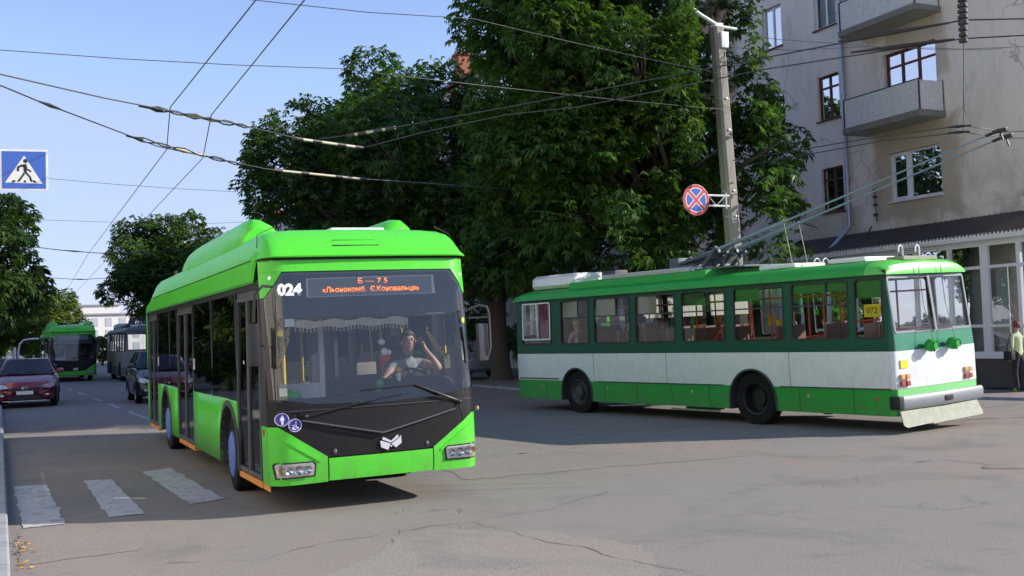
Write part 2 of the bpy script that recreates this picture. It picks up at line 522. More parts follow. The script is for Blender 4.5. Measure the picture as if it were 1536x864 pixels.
tag(sheet('ground', [(-700, -300), (700, -300), (700, 1200), (-700, 1200)], -.03, M_earth))
sheet('road', [(-60, -45), (60, -45), (60, 420), (-60, 420)], 0, M_road)
sheet('road_patch', [(-.1, 8.2), (1.5, 8.0), (2.9, 9.2), (3.4, 10.2), (4.6, 9.3), (5.0, 8.2), (4.2, 6.4), (2.0, 4.5), (-.1, 4.5)], .004, M_patch1, .10, 3)
sheet('road_patch', [(5.4, 13.2), (9.8, 12.9), (9.0, 14.4), (7.2, 15.6), (5.6, 15.6)], .004, M_patch2, .12, 15)
sheet('road_patch', [(-.05, 10.6), (1.0, 10.7), (1.3, 12.2), (-.05, 12.5)], .004, M_patch2, .05, 21)

def pothole():
    b = MB(); rnd = random.Random(4)
    o_, i_ = [], []
    for k in range(40):
        a = 2 * PI * k / 40
        w = 1 + .22 * mnoise.noise((math.cos(a) * 2, math.sin(a) * 2, 4))
        o_.append((11.9 + .75 * w * math.cos(a), 9.85 + .30 * w * math.sin(a), .006))
        i_.append((11.9 + .62 * w * math.cos(a), 9.85 + .21 * w * math.sin(a), .028))
    b.loft([o_, i_], True, False); b.face(i_)
    return tag(b.build('asphalt_lump', M_road, smooth=60), kind='structure')
pothole()

def kerb_run(name, line, w=.16, h=.13, side=1):
    """kerbstones along a line; their inner edge lies on the 'side' away from the road"""
    b = MB()
    P = [Vector((p[0], p[1], 0)) for p in line]
    nrm = []
    for i in range(len(P)):
        d = (P[min(i + 1, len(P) - 1)] - P[max(i - 1, 0)]).normalized()
        nrm.append(Vector((-d.y, d.x, 0)) * side)
    rings = []
    for p, n in zip(P, nrm):
        rings.append([p + Vector((0, 0, -.02)), p + Vector((0, 0, h - .02)), p + n * .02 + Vector((0, 0, h)), p + n * w + Vector((0, 0, h)), p + n * w + Vector((0, 0, -.02))])
    b.loft(rings, True, True)
    return tag(b.build(name, M_kerb), kind='structure'), [p + n * w for p, n in zip(P, nrm)]

def pave_strip(inn, xo, z):
    b = MB()
    for p, q in zip(inn, inn[1:]):
        b.face([(p.x, p.y, z), (q.x, q.y, z), (xo, q.y, z), (xo, p.y, z)])
    tag(b.build('pavement', M_pave), kind='structure')

def dens(line, d=1.0):
    o = []
    for i in range(len(line) - 1):
        a, b = Vector(line[i]), Vector(line[i + 1]); n = max(1, int((b - a).length / d))
        for k in range(n): o.append(tuple(a.lerp(b, k / n)))
    o.append(line[-1]); return o
LK = [(.2, -12), (-.11, 10.2), (-.40, 27.6), (-.95, 60), (-1.6, 120), (-2.2, 300)]
_, inn = kerb_run('kerb', dens(LK, 2.0), side=1)
pave_strip(inn, -9, .126)
RK = [(15.3, 300), (15.3, 25.0), (15.45, 23.2), (15.9, 21.6), (16.8, 20.3), (18.2, 19.5), (19.6, 19.0), (20.5, 18.2), (20.85, 17.0), (20.9, 15.0), (20.9, -12)]
_, inn = kerb_run('kerb', dens(RK, 1.2), h=.07, side=1)
pave_strip(inn, 50, .066)

# tarred seam between two generations of asphalt, and one painted pole shadow
def seam_and_shadow(pts, w, seed):
    b = MB(); P = dens(pts, .08); L_, R_ = [], []
    for i, p in enumerate(P):
        d = (Vector(P[min(i + 1, len(P) - 1)]) - Vector(P[max(i - 1, 0)])).normalized()
        j = .10 * mnoise.noise((p[0] * 1.7 + seed, p[1] * 1.7, 0)) + .05 * mnoise.noise((p[0] * 6 + seed, p[1] * 6, 2))
        ww = w * max(.12, .6 + 1.3 * mnoise.noise((p[0] * 3.3, p[1] * 3.3, seed)))
        c = Vector(p) + Vector((-d.y, d.x)) * j
        L_.append(c + Vector((-d.y, d.x)) * ww); R_.append(c - Vector((-d.y, d.x)) * ww)
    for i in range(len(P) - 1):
        b.face([(*L_[i], .0075), (*L_[i + 1], .0075), (*R_[i + 1], .0075), (*R_[i], .0075)])
    return tag(b.build('road_crack_and_shadow', mat('crack_tar_and_shadow', (.135, .125, .115), .95, var=.3, scale=6)), kind='structure')
seam_and_shadow([(1.15, 9.93), (1.96, 9.61), (2.56, 10.03), (3.69, 10.18), (4.19, 10.24), (4.35, 9.37), (4.53, 8.07), (4.81, 6.78)], .007, 3)
seam_and_shadow([(4.19, 10.24), (5.17, 10.42), (6.4, 11.2)], .005, 9)
seam_and_shadow([(11.0, 10.9), (11.44, 10.81), (11.55, 10.1), (12.4, 9.6)], .02, 14)
seam_and_shadow([(15.2, 14.9), (16.62, 14.7), (17.9, 14.2)], .03, 18)  # dark strip painting the cast shadow of an unseen pole
# painted markings
def paint_mat():
    m, nt, b, out = _nt('worn_road_paint')
    geo = N(nt, 'ShaderNodeNewGeometry').outputs['Position']
    a = noise(nt, geo, 6, 8, .75, 1.2)
    mp = N(nt, 'ShaderNodeMapping'); mp.inputs['Scale'].default_value = (.6, 3.0, 1); nt.links.new(geo, mp.inputs[0])
    c2 = noise(nt, mp.outputs[0], 1.5, 4, .7)
    k = ramp(nt, a, .47, .66)
    k2 = ramp(nt, noise(nt, geo, 1.1, 6, .75), .55, .68)
    mxx = N(nt, 'ShaderNodeMath', operation='MAXIMUM'); nt.links.new(k, mxx.inputs[0]); nt.links.new(k2, mxx.inputs[1])
    c = mixc(nt, mxx.outputs[0], mixc(nt, noise(nt, geo, 20, 4), (.40, .40, .41), (.54, .54, .54)), (.22, .21, .20))
    nt.links.new(c, b.inputs['Base Color']); b.inputs['Roughness'].default_value = .75
    return m
M_paint = paint_mat()
sheet('crosswalk_stripe', [(-.12, 16.7), (.31, 16.6), (.42, 12.75), (.0, 12.75)], .008, M_paint, .04, 2)
sheet('crosswalk_stripe', [(.80, 16.7), (1.17, 16.6), (1.27, 12.95), (.87, 12.95)], .008, M_paint, .035, 5)
sheet('crosswalk_stripe', [(1.66, 17.2), (2.10, 17.5), (2.26, 13.55), (1.83, 13.35)], .008, M_paint, .03, 9)
for y0, y1 in ((28.0, 33.4), (35.6, 38.6), (41, 44), (47, 50), (53, 56), (59, 62)):
    x = lambda y: 3.06 - .038 * (y - 28.5)
    sheet('lane_marking', [(x(y0) - .06, y0), (x(y0) + .06, y0), (x(y1) + .06, y1), (x(y1) - .06, y1)], .006, M_paint, .01, int(y0))

# dead leaves in the gutter
def fallen():
    b = MB(); rnd = random.Random(11)
    for k in range(34):
        cx = -.08 + abs(rnd.gauss(0, .09)) ; cy = rnd.choice((10.5, 11.6, 11.2)) + rnd.gauss(0, .25)
        a = rnd.random() * 6.3; l = rnd.uniform(.018, .045)
        d = Vector((math.cos(a), math.sin(a), 0)) * l; s = Vector((-d.y, d.x, 0)) * .35
        c = Vector((cx, cy, .01 + rnd.random() * .015))
        b.face([c - d, c + s + Vector((0, 0, .012)), c + d, c - s])
    o = b.build('fallen_leaves', mat('dead_leaf', (.42, .24, .07), .7, var=.3, scale=9), normals=False)
    return tag(o, 'small scatter of dead orange leaves in the gutter by the kerb', 'leaves', kind='stuff')
fallen()
# ------------------------------------------------------------------ modern green trolleybus
M_lime = mat('lime_green_paint', (.085, .62, .035), .38, var=.04, coat=.12, dirt=.08, spec=.35)
def wavy(m, amt=.10, sc=1.6):
    nt = m.node_tree; b = nt.nodes['Principled BSDF']
    bn = N(nt, 'ShaderNodeBump'); bn.inputs['Strength'].default_value = amt; bn.inputs['Distance'].default_value = .05
    nt.links.new(noise(nt, objco(nt), sc, 2), bn.inputs['Height']); nt.links.new(bn.outputs[0], b.inputs['Normal'])
def grime(m, z0=.35, z1=.95, col=(.13, .115, .085), amt=.55, zoff=0.0):
    nt = m.node_tree; b = nt.nodes['Principled BSDF']; src = b.inputs['Base Color'].links[0].from_socket
    co = objco(nt); sx = N(nt, 'ShaderNodeSeparateXYZ'); nt.links.new(co, sx.inputs[0])
    g = N(nt, 'ShaderNodeMapRange'); nt.links.new(sx.outputs[2], g.inputs[0]); g.inputs[1].default_value = z1; g.inputs[2].default_value = z0
    mp = N(nt, 'ShaderNodeMapping'); mp.inputs['Scale'].default_value = (1, 1.2, .5); nt.links.new(co, mp.inputs[0])
    n1 = ramp(nt, noise(nt, mp.outputs[0], 5, 7, .75, .4), .34, .72)
    q = N(nt, 'ShaderNodeMath', operation='MULTIPLY'); nt.links.new(g.outputs[0], q.inputs[0]); nt.links.new(n1, q.inputs[1])
    q2 = N(nt, 'ShaderNodeMath', operation='MULTIPLY'); nt.links.new(q.outputs[0], q2.inputs[0]); q2.inputs[1].default_value = amt
    st = N(nt, 'ShaderNodeMapping'); st.inputs['Scale'].default_value = (9, 9, .5); nt.links.new(co, st.inputs[0])
    n2 = ramp(nt, noise(nt, st.outputs[0], 1.2, 5, .7), .55, .8)
    q3 = N(nt, 'ShaderNodeMath', operation='MULTIPLY_ADD'); nt.links.new(n2, q3.inputs[0]); q3.inputs[1].default_value = .16; nt.links.new(q2.outputs[0], q3.inputs[2])
    nt.links.new(mixc(nt, q3.outputs[0], src, col), b.inputs['Base Color'])
grime(M_lime); wavy(M_lime)
M_limeside = M_lime
M_bandglass = glass('tinted_side_glass', (.085, .09, .09), 1.5, .01, .015, (.12, .12, .11), refl=1.0)
M_screen = glass('windscreen_glass', (.93, .95, .94), 1.5, .0, .015, (.42, .42, .40), wob=.05, refl=2.3)
M_clear = glass('clear_side_glass', (.82, .85, .85), 1.5, .0, .02)
M_frit = mat('dark_ceramic_band', (.035, .038, .052), .25, var=.1)  # lifted to blue-grey: reflected sky put into the band's colour
M_maskblk = mat('satin_black_front_mask', (.011, .009, .012), .5, var=.2, dirt=.05, spec=.25)
M_blue = mat('blue_hub_cover', (.10, .19, .50), .4, var=.1, dirt=.15)
M_int = mat('grey_interior_panel', (.50, .51, .52), .6)
M_intlight = mat('white_interior_panel', (.62, .63, .64), .5)
M_floor = mat('dark_vinyl_floor', (.06, .06, .065), .7)
M_seat = mat('grey_seat_shell', (.30, .29, .26), .6, var=.15)
M_seatgr = mat('green_seat_shell', (.20, .36, .15), .5)
M_dash = mat('charcoal_dashboard', (.05, .054, .062), .45, bump=.1)
M_lace = mat('cream_lace', (.60, .56, .44), .8, var=.2, scale=30)
M_gold = mat('gold_tinsel', (.55, .42, .08), .4, .3, var=.3, scale=40)
M_led = mat('orange_led_text', (.9, .25, .05), .5, emit=(1.0, .22, .05), es=.75)
M_disp = mat('display_panel', (.26, .285, .33), .35, var=.1)

b1 = empty('trolleybus', (3.748, 11.781, 0), R(-179.766))
tag(b1, 'bright lime green low floor trolleybus numbered 024 with black nose and driver at the wheel', 'trolleybus', 'green low floor trolleybuses')
b1.rotation_euler = (0, R(.7), R(-179.766))

def F1(x, z):
    t = min(1.0, abs(x) / 1.25)
    y = .06 - .08 * t * t - .16 * max(0, (t - .86) / .14) ** 2
    if z > 1.2: y -= (z - 1.2) * .125
    if z < .5: y -= (.5 - z) * .12
    return y
FR = lambda x, z, d=0.0: Vector((x, F1(x, z) - d, z))
TB = lambda z: .035 * max(0, (z - 1.2) / 1.4)
SR = lambda y, z, d=0.0: Vector((1.25 - TB(z) - d, y, z))
SL = lambda y, z, d=0.0: Vector((-1.25 + TB(z) + d, y, z))
TXT = lambda x, z, d=0.0: Matrix.Translation(FR(x, z, d)) @ Matrix(((-1, 0, 0, 0), (0, 0, 1, 0), (0, 1, 0, 0), (0, 0, 0, 1)))

# --- front skin
b = MB(); b.panel([(-.62, .36), (.62, .36), (.62, .61), (-.62, .61)], FR, .03); b.build('bumper', M_lime, b1, 40)
for s in (1, -1):
    b = MB(); P = [(.635, .35), (1.25, .335), (1.25, .99), (1.16, .99), (.635, .63)]
    if s < 0: P = [(-x, z) for x, z in P][::-1]
    b.panel(P, FR, .03)
    # pressed frame line round the lamp recess
    Q = [(1.17, .90), (.72, .60), (.72, .575), (1.17, .87)]
    if s < 0: Q = [(-x, z) for x, z in Q][::-1]
    b.panel(Q, lambda x, z, d: FR(x, z, d - .012), .015, m=0)
    o = b.build('bumper_corner', M_lime, b1, 40)
    # headlight
    hz = .51 if s > 0 else .545
    H = [(.78, hz - .085), (1.20, hz - .10), (1.225, hz + .06), (1.20, hz + .085), (.80, hz + .085), (.765, hz + .05)]
    if s < 0: H = [(-x, z) for x, z in H][::-1]
    b = MB(); b.panel(H, lambda x, z, d: FR(x, z, d - .006), .02)
    hl = b.build('headlight', M_black, b1, 40)
    b = MB()
    K = [(.80, hz - .07), (1.185, hz - .08), (1.205, hz + .05), (1.19, hz + .07), (.81, hz + .07), (.785, hz + .04)]
    if s < 0: K = [(-x, z) for x, z in K][::-1]
    b.panel(K, lambda x, z, d: FR(x, z, d - .010), .003)
    b.build('reflector', mat('lamp_silver', (.82, .82, .80), .18, .6, var=.25, scale=18), hl, 40)
    for k, (xx, rr, mm) in enumerate(((.86, .042, M_chrome), (.965, .05, M_chrome), (1.065, .042, M_chrome), (1.15, .045, M_amber))):
        b = MB(); c = FR(s * xx, hz - .005, -.012)
        b.lathe([(rr, 0), (rr, .012), (rr * .8, .008), (rr * .45, -.004), (.001, -.006)], c, 'y', 16)
        b.build('lamp_bowl', mm, hl, 50)
    b = MB(); b.panel(K, lambda x, z, d: FR(x, z, d - .03), 0); b.build('lamp_lens', M_lens, hl, 40)
b = MB()
b.panel([(-1.16, 1.0), (-.63, .625), (.63, .625), (1.16, 1.0), (1.16, 1.26), (-1.16, 1.26)], FR, .03)
for s in (1, -1):
    P = [(1.162, 1.0), (1.25, 1.0), (1.25, 1.3), (1.162, 1.26)]
    b.panel(P if s > 0 else [(-x, z) for x, z in P][::-1], FR, .03)
mask = b.build('front_mask', M_maskblk, b1, 30)
b = MB(); b.panel([(.90, 1.06), (.0, .86), (-.90, 1.06), (-.94, 1.145), (.94, 1.145)][::-1], lambda x, z, d: FR(x, z, d - .022 - .02 * max(0, (1.06 - z) * 4)), .05)
b.build('hood_flap', M_maskblk, mask, 25)
b = MB(); b.panel([(.90, 1.045), (.0, .845), (-.90, 1.045), (-.90, 1.06), (.0, .862), (.90, 1.06)][::-1], lambda x, z, d: FR(x, z, d - .05), .03) if False else None
for s in (1, -1):
    b.tube([FR(s * .92, 1.055, -.03), FR(s * .45, .95, -.045), FR(0, .852, -.05)], .011, 6)
    b.tube([FR(s * .98, 1.12, -.004), FR(s * 1.04, .93, -.003)], .004, 4)
    b.ball(FR(s * .55, .68, -.005), (.022, .01, .03), 8)
b.build('crease_trim', mat('mask_edge_grey', (.09, .085, .10), .35), mask, 60)
b = MB(); b.panel([(-1.17, 1.155), (1.17, 1.155), (1.17, 1.165), (-1.17, 1.165)], lambda x, z, d: FR(x, z, d - .008), .01); b.build('crease_trim', M_trim, mask)
# badge
b = MB()
for BP in ([(-.22, .21), (0, .085), (0, .025), (-.25, .14)], [(0, .085), (.20, .25), (.225, .17), (0, .025)], [(-.31, .10), (-.27, .105), (-.01, .0), (-.05, -.06), (-.09, -.17), (-.29, -.08)], [(.01, .0), (.235, .15), (.29, .22), (.30, 0), (.13, -.12), (.07, -.06)], [(-.04, -.04), (.045, -.04), (.0, -.10)]):
    b.prism([FR(-.10 - px * .42, .715 + pz * .40, -.012) for px, pz in BP], (0, .012, 0))
b.build('badge', mat('badge_silver', (.72, .73, .78), .3, .4), mask)
# accessibility stickers
def sticker(x, z, kind):
    b = MB(); c = FR(x, z, -.005)
    pts = lambda r, off: [Vector((x + r * math.cos(2 * PI * k / 28), F1(x + r * math.cos(2 * PI * k / 28), z) + off, z + r * math.sin(2 * PI * k / 28))) for k in range(28)]
    b.face(pts(.074, .004), 1); b.face(pts(.064, .006), 0)
    f = lambda P: b.face([Vector((x - px * .06, F1(x, z) + .0095, z + pz * .06)) for px, pz in P], 1)
    if kind == 0:
        f([(-.18, .55), (0, .85), (.18, .55)]); f([(-.25, .5), (.25, .5), (.5, -.2), (.3, -.2), (.2, .05), (.22, -.9), (.04, -.9), (0, -.3), (-.04, -.9), (-.22, -.9), (-.2, .05), (-.3, -.2), (-.5, -.2)])
    else:
        f([(-.05, .55), (.2, .85), (.35, .6), (.2, .45)]); f([(0, .45), (.25, .45), (.3, -.1), (.75, -.65), (.55, -.75), (.1, -.2)])
        f([(.05, .15), (-.5, .05), (-.5, -.08), (.05, 0)]); f([(-.1, -.15), (-.65, -.45), (-.5, -.75), (.0, -.85), (.35, -.6), (0, -.62), (-.35, -.55), (-.3, -.4), (.1, -.3)])
    b.build('sticker', [mat('sticker_blue', (.05, .045, .28), .4), mat('sticker_lilac', (.62, .60, .85), .4)], mask, normals=False)
sticker(1.12, 1.075, 0); sticker(.985, 1.005, 1)
# header and corner wedges
b = MB(); b.panel([(-1.25, 2.73), (1.25, 2.73), (1.25, 2.86), (-1.25, 2.86)], FR, .03)
for s in (1, -1):
    P = [(1.03, 2.728), (1.215, 2.44), (1.25, 2.44), (1.25, 2.728)]
    b.panel(P if s > 0 else [(-x, z) for x, z in P][::-1], FR, .03)
hd = b.build('header_panel', M_lime, b1, 40)
for s in (1, -1):
    b = MB(); b.lathe([(.001, .014), (.02, .012), (.022, 0)], FR(s * 1.16, 2.66, 0), 'y', 12); b.build('marker_light', M_white, hd, 40)
b = MB(); b.panel([(-1.23, 2.858), (1.23, 2.858), (1.23, 2.885), (-1.23, 2.885)], lambda x, z, d: FR(x, z, d - .002), .03); b.build('seal', M_black, hd)
# windscreen
WS = [(-1.19, 1.30), (-.75, 1.225), (0, 1.195), (.75, 1.225), (1.19, 1.30), (1.22, 2.42), (1.025, 2.72), (-1.025, 2.72), (-1.22, 2.42)]
b = MB(); b.panel(WS, FR, 0, .1, .15); ws = b.build('windscreen', M_screen, b1, 50)
b = MB()
fr2 = lambda x, z, d: FR(x, z, d + .018)
b.panel([(-1.21, 2.20), (1.21, 2.20), (1.22, 2.42), (1.025, 2.72), (-1.025, 2.72), (-1.22, 2.42)], fr2, .01)
b.build('dark_band', M_frit, ws, 40)
b = MB()
for s in (1, -1):
    P = [(1.10, 1.24), (1.25, 1.24), (1.25, 2.45), (1.14, 2.45)]
    b.panel(P if s > 0 else [(-x, z) for x, z in P][::-1], fr2, .02)
b.panel([(-1.25, 1.17), (1.25, 1.17), (1.25, 1.27), (.75, 1.262), (0, 1.235)], fr2, .02); b.panel([(0, 1.235), (-.75, 1.262), (-1.25, 1.27), (-1.25, 1.17)], lambda x, z, d: FR(x, z, d + .02), .02)
b.build('black_border', M_black, ws, 40)
dz = .0
b = MB(); b.panel([(-.80, 2.435), (.77, 2.425), (.76, 2.645), (-.79, 2.66)], lambda x, z, d: FR(x, z, d + .010), .006)
dp = b.build('destination_display', M_disp, ws, 40)
b = MB()
fr3 = lambda x, z, d: FR(x, z, d + .004)
b.panel([(-.79, 2.648), (.76, 2.634), (.76, 2.645), (-.79, 2.66)], fr3, .004); b.panel([(-.80, 2.435), (-.755, 2.436), (-.765, 2.655), (-.79, 2.655)], fr3, .004)
b.panel([(.745, 2.43), (.765, 2.43), (.758, 2.64), (.74, 2.64)], fr3, .004); b.panel([(-.79, 2.434), (.76, 2.425), (.76, 2.432), (-.79, 2.441)], fr3, .003)
b.build('display_frame', M_white, dp)
text_mesh('Б — 7 5', .085, M_led, 'route_text', dp, TXT(-.02, 2.60, .002), .001, xs=1.25)
text_mesh('«Льонокомб.  Є.Коновальця»', .085, M_led, 'route_text', dp, TXT(.0, 2.505, .002), .001, xs=.98)
text_mesh('024', .175, M_gloss_white, 'fleet_number', ws, TXT(.955, 2.515, -.012), .002, xs=1.05, bold=.010)
# notices on the glass
for P in ([(-1.08, 1.62), (-1.19, 1.60), (-1.20, 1.83), (-1.085, 1.85)], [(1.03, 2.10), (.92, 2.10), (.92, 2.19), (1.03, 2.19)], [(1.13, 1.33), (1.05, 1.33), (1.05, 1.42), (1.13, 1.42)]):
    b = MB(); b.panel(P[::-1], lambda x, z, d: FR(x, z, d + .008), 0); b.build('paper_notice', M_gloss_white, ws)
for x, z in ((1.085, 2.03), (-1.16, 2.10)):
    b = MB(); b.face([FR(x + .035 * math.cos(k * PI / 8), z + .035 * math.sin(k * PI / 8), .009) for k in range(16)]); b.build('yellow_disc', mat('yellow_sticker', (.75, .70, .04), .4), ws)
# wipers
for (p, q, r0, r1) in (((.87, 1.095), (.25, 1.215), (.86, 1.11), (-.26, 1.275)), ((-.98, 1.135), (-.43, 1.37), (-.43, 1.37), (.22, 1.345))):
    b = MB(); b.tube([FR(*p, -.03), FR((p[0] + q[0]) / 2, (p[1] + q[1]) / 2, -.05), FR(*q, -.04)], [.02, .014, .009], 6)
    b.tube([FR(*r0, -.02), FR((r0[0] + r1[0]) / 2, (r0[1] + r1[1]) / 2, -.03), FR(*r1, -.02)], .009, 6)
    b.ball(FR(*p, -.03), .03, 8)
    b.build('wiper', M_black, b1, 60)

# --- roof shell with visor
SEC = [(1.25, 2.63), (1.278, 2.655), (1.268, 2.88), (1.246, 2.888), (1.244, 2.90), (1.17, 3.16), (1.13, 3.205), (1.04, 3.232), (.8, 3.25), (.4, 3.256), (0, 3.26)]
SEC = SEC + [(-x, z) for x, z in SEC[-2::-1]]
ST = [(-.09, 2.885, 2.888, .985), (-.083, 2.884, 2.905, .986), (-.115, 2.884, 2.95, .986), (-.21, 2.884, 3.03, .986), (-.32, 2.882, 3.11, .987), (-.43, 2.86, 3.175, .99), (-.51, 2.78, 3.215, .995), (-.58, 2.67, 3.24, .999), (-.64, 2.63, 3.255, 1)]
ST += [(-y, 2.63, 3.26, 1) for y in (.8, 1.6, 2.6, 4, 5.4, 6.8, 8.2, 9.4, 10.2)] + [(-10.6, 2.63, 3.22, 1), (-11.2, 2.63, 3.08, 1), (-11.7, 2.63, 2.92, .995), (-11.95, 2.63, 2.78, .98), (-12.0, 2.63, 2.64, .97)]
rings = []
for ys, zl, zt, xs in ST:
    ring = []
    for x, z in SEC:
        zz = zl + (z - 2.63) * (zt - zl) / .63
        xx = x * xs
        yy = ys + ((F1(xx * .98, 1) - .06) * max(0, 1 - max(0, -ys) / .9) if ys > -.9 else 0)
        ring.append(Vector((xx, yy, zz)))
    rings.append(ring)
b = MB(); b.loft(rings, False, False)
roof = b.build('roof', M_lime, b1, 28)
b = MB()
for k in range(2): b.box(-.14 + .02 * k, .42 - .02 * k, -.225 - .10 * k, -.20 - .10 * k, 3.0 + .068 * k, 3.032 + .068 * k, .004)
b.build('vent_slot', M_black, roof)
b = MB()
for s in (1, -1):
    P = [(-.60, 2.905), (-11.3, 2.905)]
    b.tube([(s * 1.252, -.62, 2.90), (s * 1.252, -11.0, 2.90)], .006, 4)
    b.tube([(s * 1.24, -.60, 2.64), (s * 1.20, -.60, 3.19), (s * 1.0, -.6, 3.285)], .006, 4)
b.build('panel_seam', M_black, roof)
for s in (1, -1):
    X = [(1.17, 3.15), (1.155, 3.30), (1.09, 3.45), (1.00, 3.53), (.90, 3.53), (.74, 3.44), (.58, 3.23)]
    def pr(y, k): return [Vector((s * (.93 + (x - .93) * (.75 + .25 * k)), y, 3.16 + (z - 3.16) * k)) for x, z in X]
    b = MB(); b.loft([pr(-1.72, .62), pr(-1.76, .80), pr(-1.86, .93), pr(-2.05, 1.0), pr(-4, 1), pr(-5.5, 1), pr(-6.5, .98), pr(-6.9, .88), pr(-7.15, .62), pr(-7.3, .2)], True, True); pod = b.build('roof_fairing', M_lime, b1, 35)
    if s < 0:
        b = MB(); b.prism([Vector((s * x, y, z)) for x, y, z in ((1.09, -1.70, 3.22), (1.04, -1.705, 3.33), (.96, -1.708, 3.375), (.80, -1.705, 3.33), (.68, -1.70, 3.22))], (0, -.01, 0)); b.build('end_panel', mat('tan_fairing_liner', (.42, .33, .18), .7), pod)
b = MB(); b.box(-.55, .15, -3.6, -1.2, 3.25, 3.34, .03); b.box(-.6, .6, -6.5, -4.2, 3.25, 3.36, .03)
b.build('roof_unit', M_white, b1, 40)
for s in (1, -1):
    b = MB(); b.tube([(s * .3, -7.6, 3.5), (s * .3, -9.5, 3.46), (s * .34, -12.6, 3.42)], .03, 8); b.box(s * .3 - .12, s * .3 + .12, -7.9, -7.3, 3.3, 3.5, .03)
    b.tube([(s * .95, -9.4, 3.25), (s * .95, -9.4, 3.36)], .03, 6)
    b.build('trolley_pole', M_trim, b1, 50)

# --- sides
ARCH = [(-2.52, .5, .62), (-8.95, .5, .62)]
RIGHT = [(-5.55, -1.93), (-10.15, -7.37), (-11.9, -11.68)]
b = MB()
for y0, y1 in RIGHT:
    b = MB(); b.strip(SR, y0, y1, .335, 1.205, ARCH); b.build('side_panel', M_lime, b1, 30, solid=.02)
b = MB(); b.strip(SL, -11.9, -.30, .335, 1.205, ARCH); b.build('side_panel', M_lime, b1, 30, solid=.02)
for y0, y1 in RIGHT:
    cuts = [y0] + ([y0 + 1.75] if y1 - y0 > 3 else []) + [y1]
    for a, c in zip(cuts, cuts[1:]):
        b = MB(); b.strip(SR, a + .012, c - .012, 1.215, 2.63); b.build('side_window', M_bandglass, b1, 30)
LW = [-11.9, -9.6, -7.4, -5.2, -3.0, -1.3, -.42]
for a, c in zip(LW, LW[1:]):
    b = MB(); b.strip(SL, a + .012, c - .012, 1.215, 2.63); b.build('side_window', M_bandglass if c < -3.5 else M_clear, b1, 30)
b = MB()
for y in (-3.15, -4.4, -7.9, -9.8):
    if True: b.box(1.2505, 1.2545, y - .004, y + .004, 1.0 if abs(y + 3.15) < .1 or y in (-7.9, -9.8) else .34, 1.2)
b.box(1.2505, 1.2535, -5.54, -3.2, .74, .746); b.box(1.2505, 1.256, -4.36, -3.35, .80, .81)
for y in (-3.7, -4.9, -5.3): b.box(1.2505, 1.256, y - .03, y + .03, .98, 1.0)
b.build('panel_seam', M_trim, b1)
# inner window pillars, black
b = MB()
for s, S in ((1, SR), (-1, SL)):
    for y in ((-1.93, -5.55, -3.8, -7.37, -10.15, -8.4, -11.68) if s > 0 else LW[1:-1]):
        p0, p1 = S(y, 1.2, .03), S(y, 2.64, .03); b.box(min(p0.x, p1.x) - .02, max(p0.x, p1.x) + .02, y - .05, y + .05, 1.2, 2.64)
    b.box(*sorted((s * 1.17, s * 1.235)), -11.9, -.5, 2.56, 2.66); b.box(*sorted((s * 1.19, s * 1.23)), -11.9, -.6 if s < 0 else -1.95, 1.16, 1.24) if s < 0 else None
# A pillar sides and door posts
for s, S in ((1, SR), (-1, SL)):
    zs = [.99, 1.2, 1.6, 2.0, 2.4, 2.64]
    b.grid(lambda u, z: S(F1(1.25, z) * (1 - u) + (-.52 if s > 0 else -.44) * u, z, -.001), [0, 1], zs)
b.build('window_pillar', M_black, b1)
for s, S in ((1, SR), (-1, SL)):
    b = MB(); b.grid(lambda u, z: S(F1(1.25, z) * (1 - u) + (-.50 if s > 0 else -.31) * u, z), [0, 1], [.335, .5, .75, .99]); b.build('corner_panel', M_lime, b1)
b = MB(); b.box(1.235, 1.262, -.40, -.34, .885, .955, .008); b.build('side_marker', M_red, b1)
b = MB(); b.box(1.235, 1.258, -1.92, -1.88, .62, .80, .006); b.build('side_marker', M_red, b1)
# doors
for y0, y1 in ((-1.91, -.53), (-7.35, -5.57), (-11.66, -10.17)):
    ym = (y0 + y1) / 2
    b = MB(); b.strip(lambda y, z, d=0: SR(y, z, .0), y0, y1, 2.50, 2.635)
    for a, c in ((y0, ym - .004), (ym + .004, y1)):
        b.ring_frame(lambda u, v, d: SR(u, v, d), a, c, .37, 2.495, .05, 0, -.012, .04)
    dr = b.build('door', mat('door_frame_grey', (.10, .105, .11), .4, .3), b1)
    b = MB()
    for a, c in ((y0, ym), (ym, y1)): b.strip(lambda y, z, d=0: SR(y, z, .016), a + .045, c - .045, .41, 2.45)
    b.build('door_glass', M_bandglass, dr)
    b = MB()
    for yy in (ym - .09, ym + .09): b.tube([SR(yy, 1.0, .05), SR(yy, 1.75, .05)], .014, 6)
    b.build('handle', M_alu, dr, 60)
    b = MB(); b.box(1.17, 1.256, y0 + .02, y1 - .02, .27, .345, .008); b.build('door_step', M_orange, dr)
    b = MB(); b.box(1.205, 1.222, y0 + .32, y0 + .38, 1.52, 1.72); b.box(1.243, 1.247, y1 + .06, y1 + .16, 1.55, 1.72) if y0 < -2 else None; b.build('door_notice', M_white, dr)
b = MB(); b.box(1.235, 1.25, -.5, -.18, .27, .33, .006); b.build('door_step', M_orange, b1)
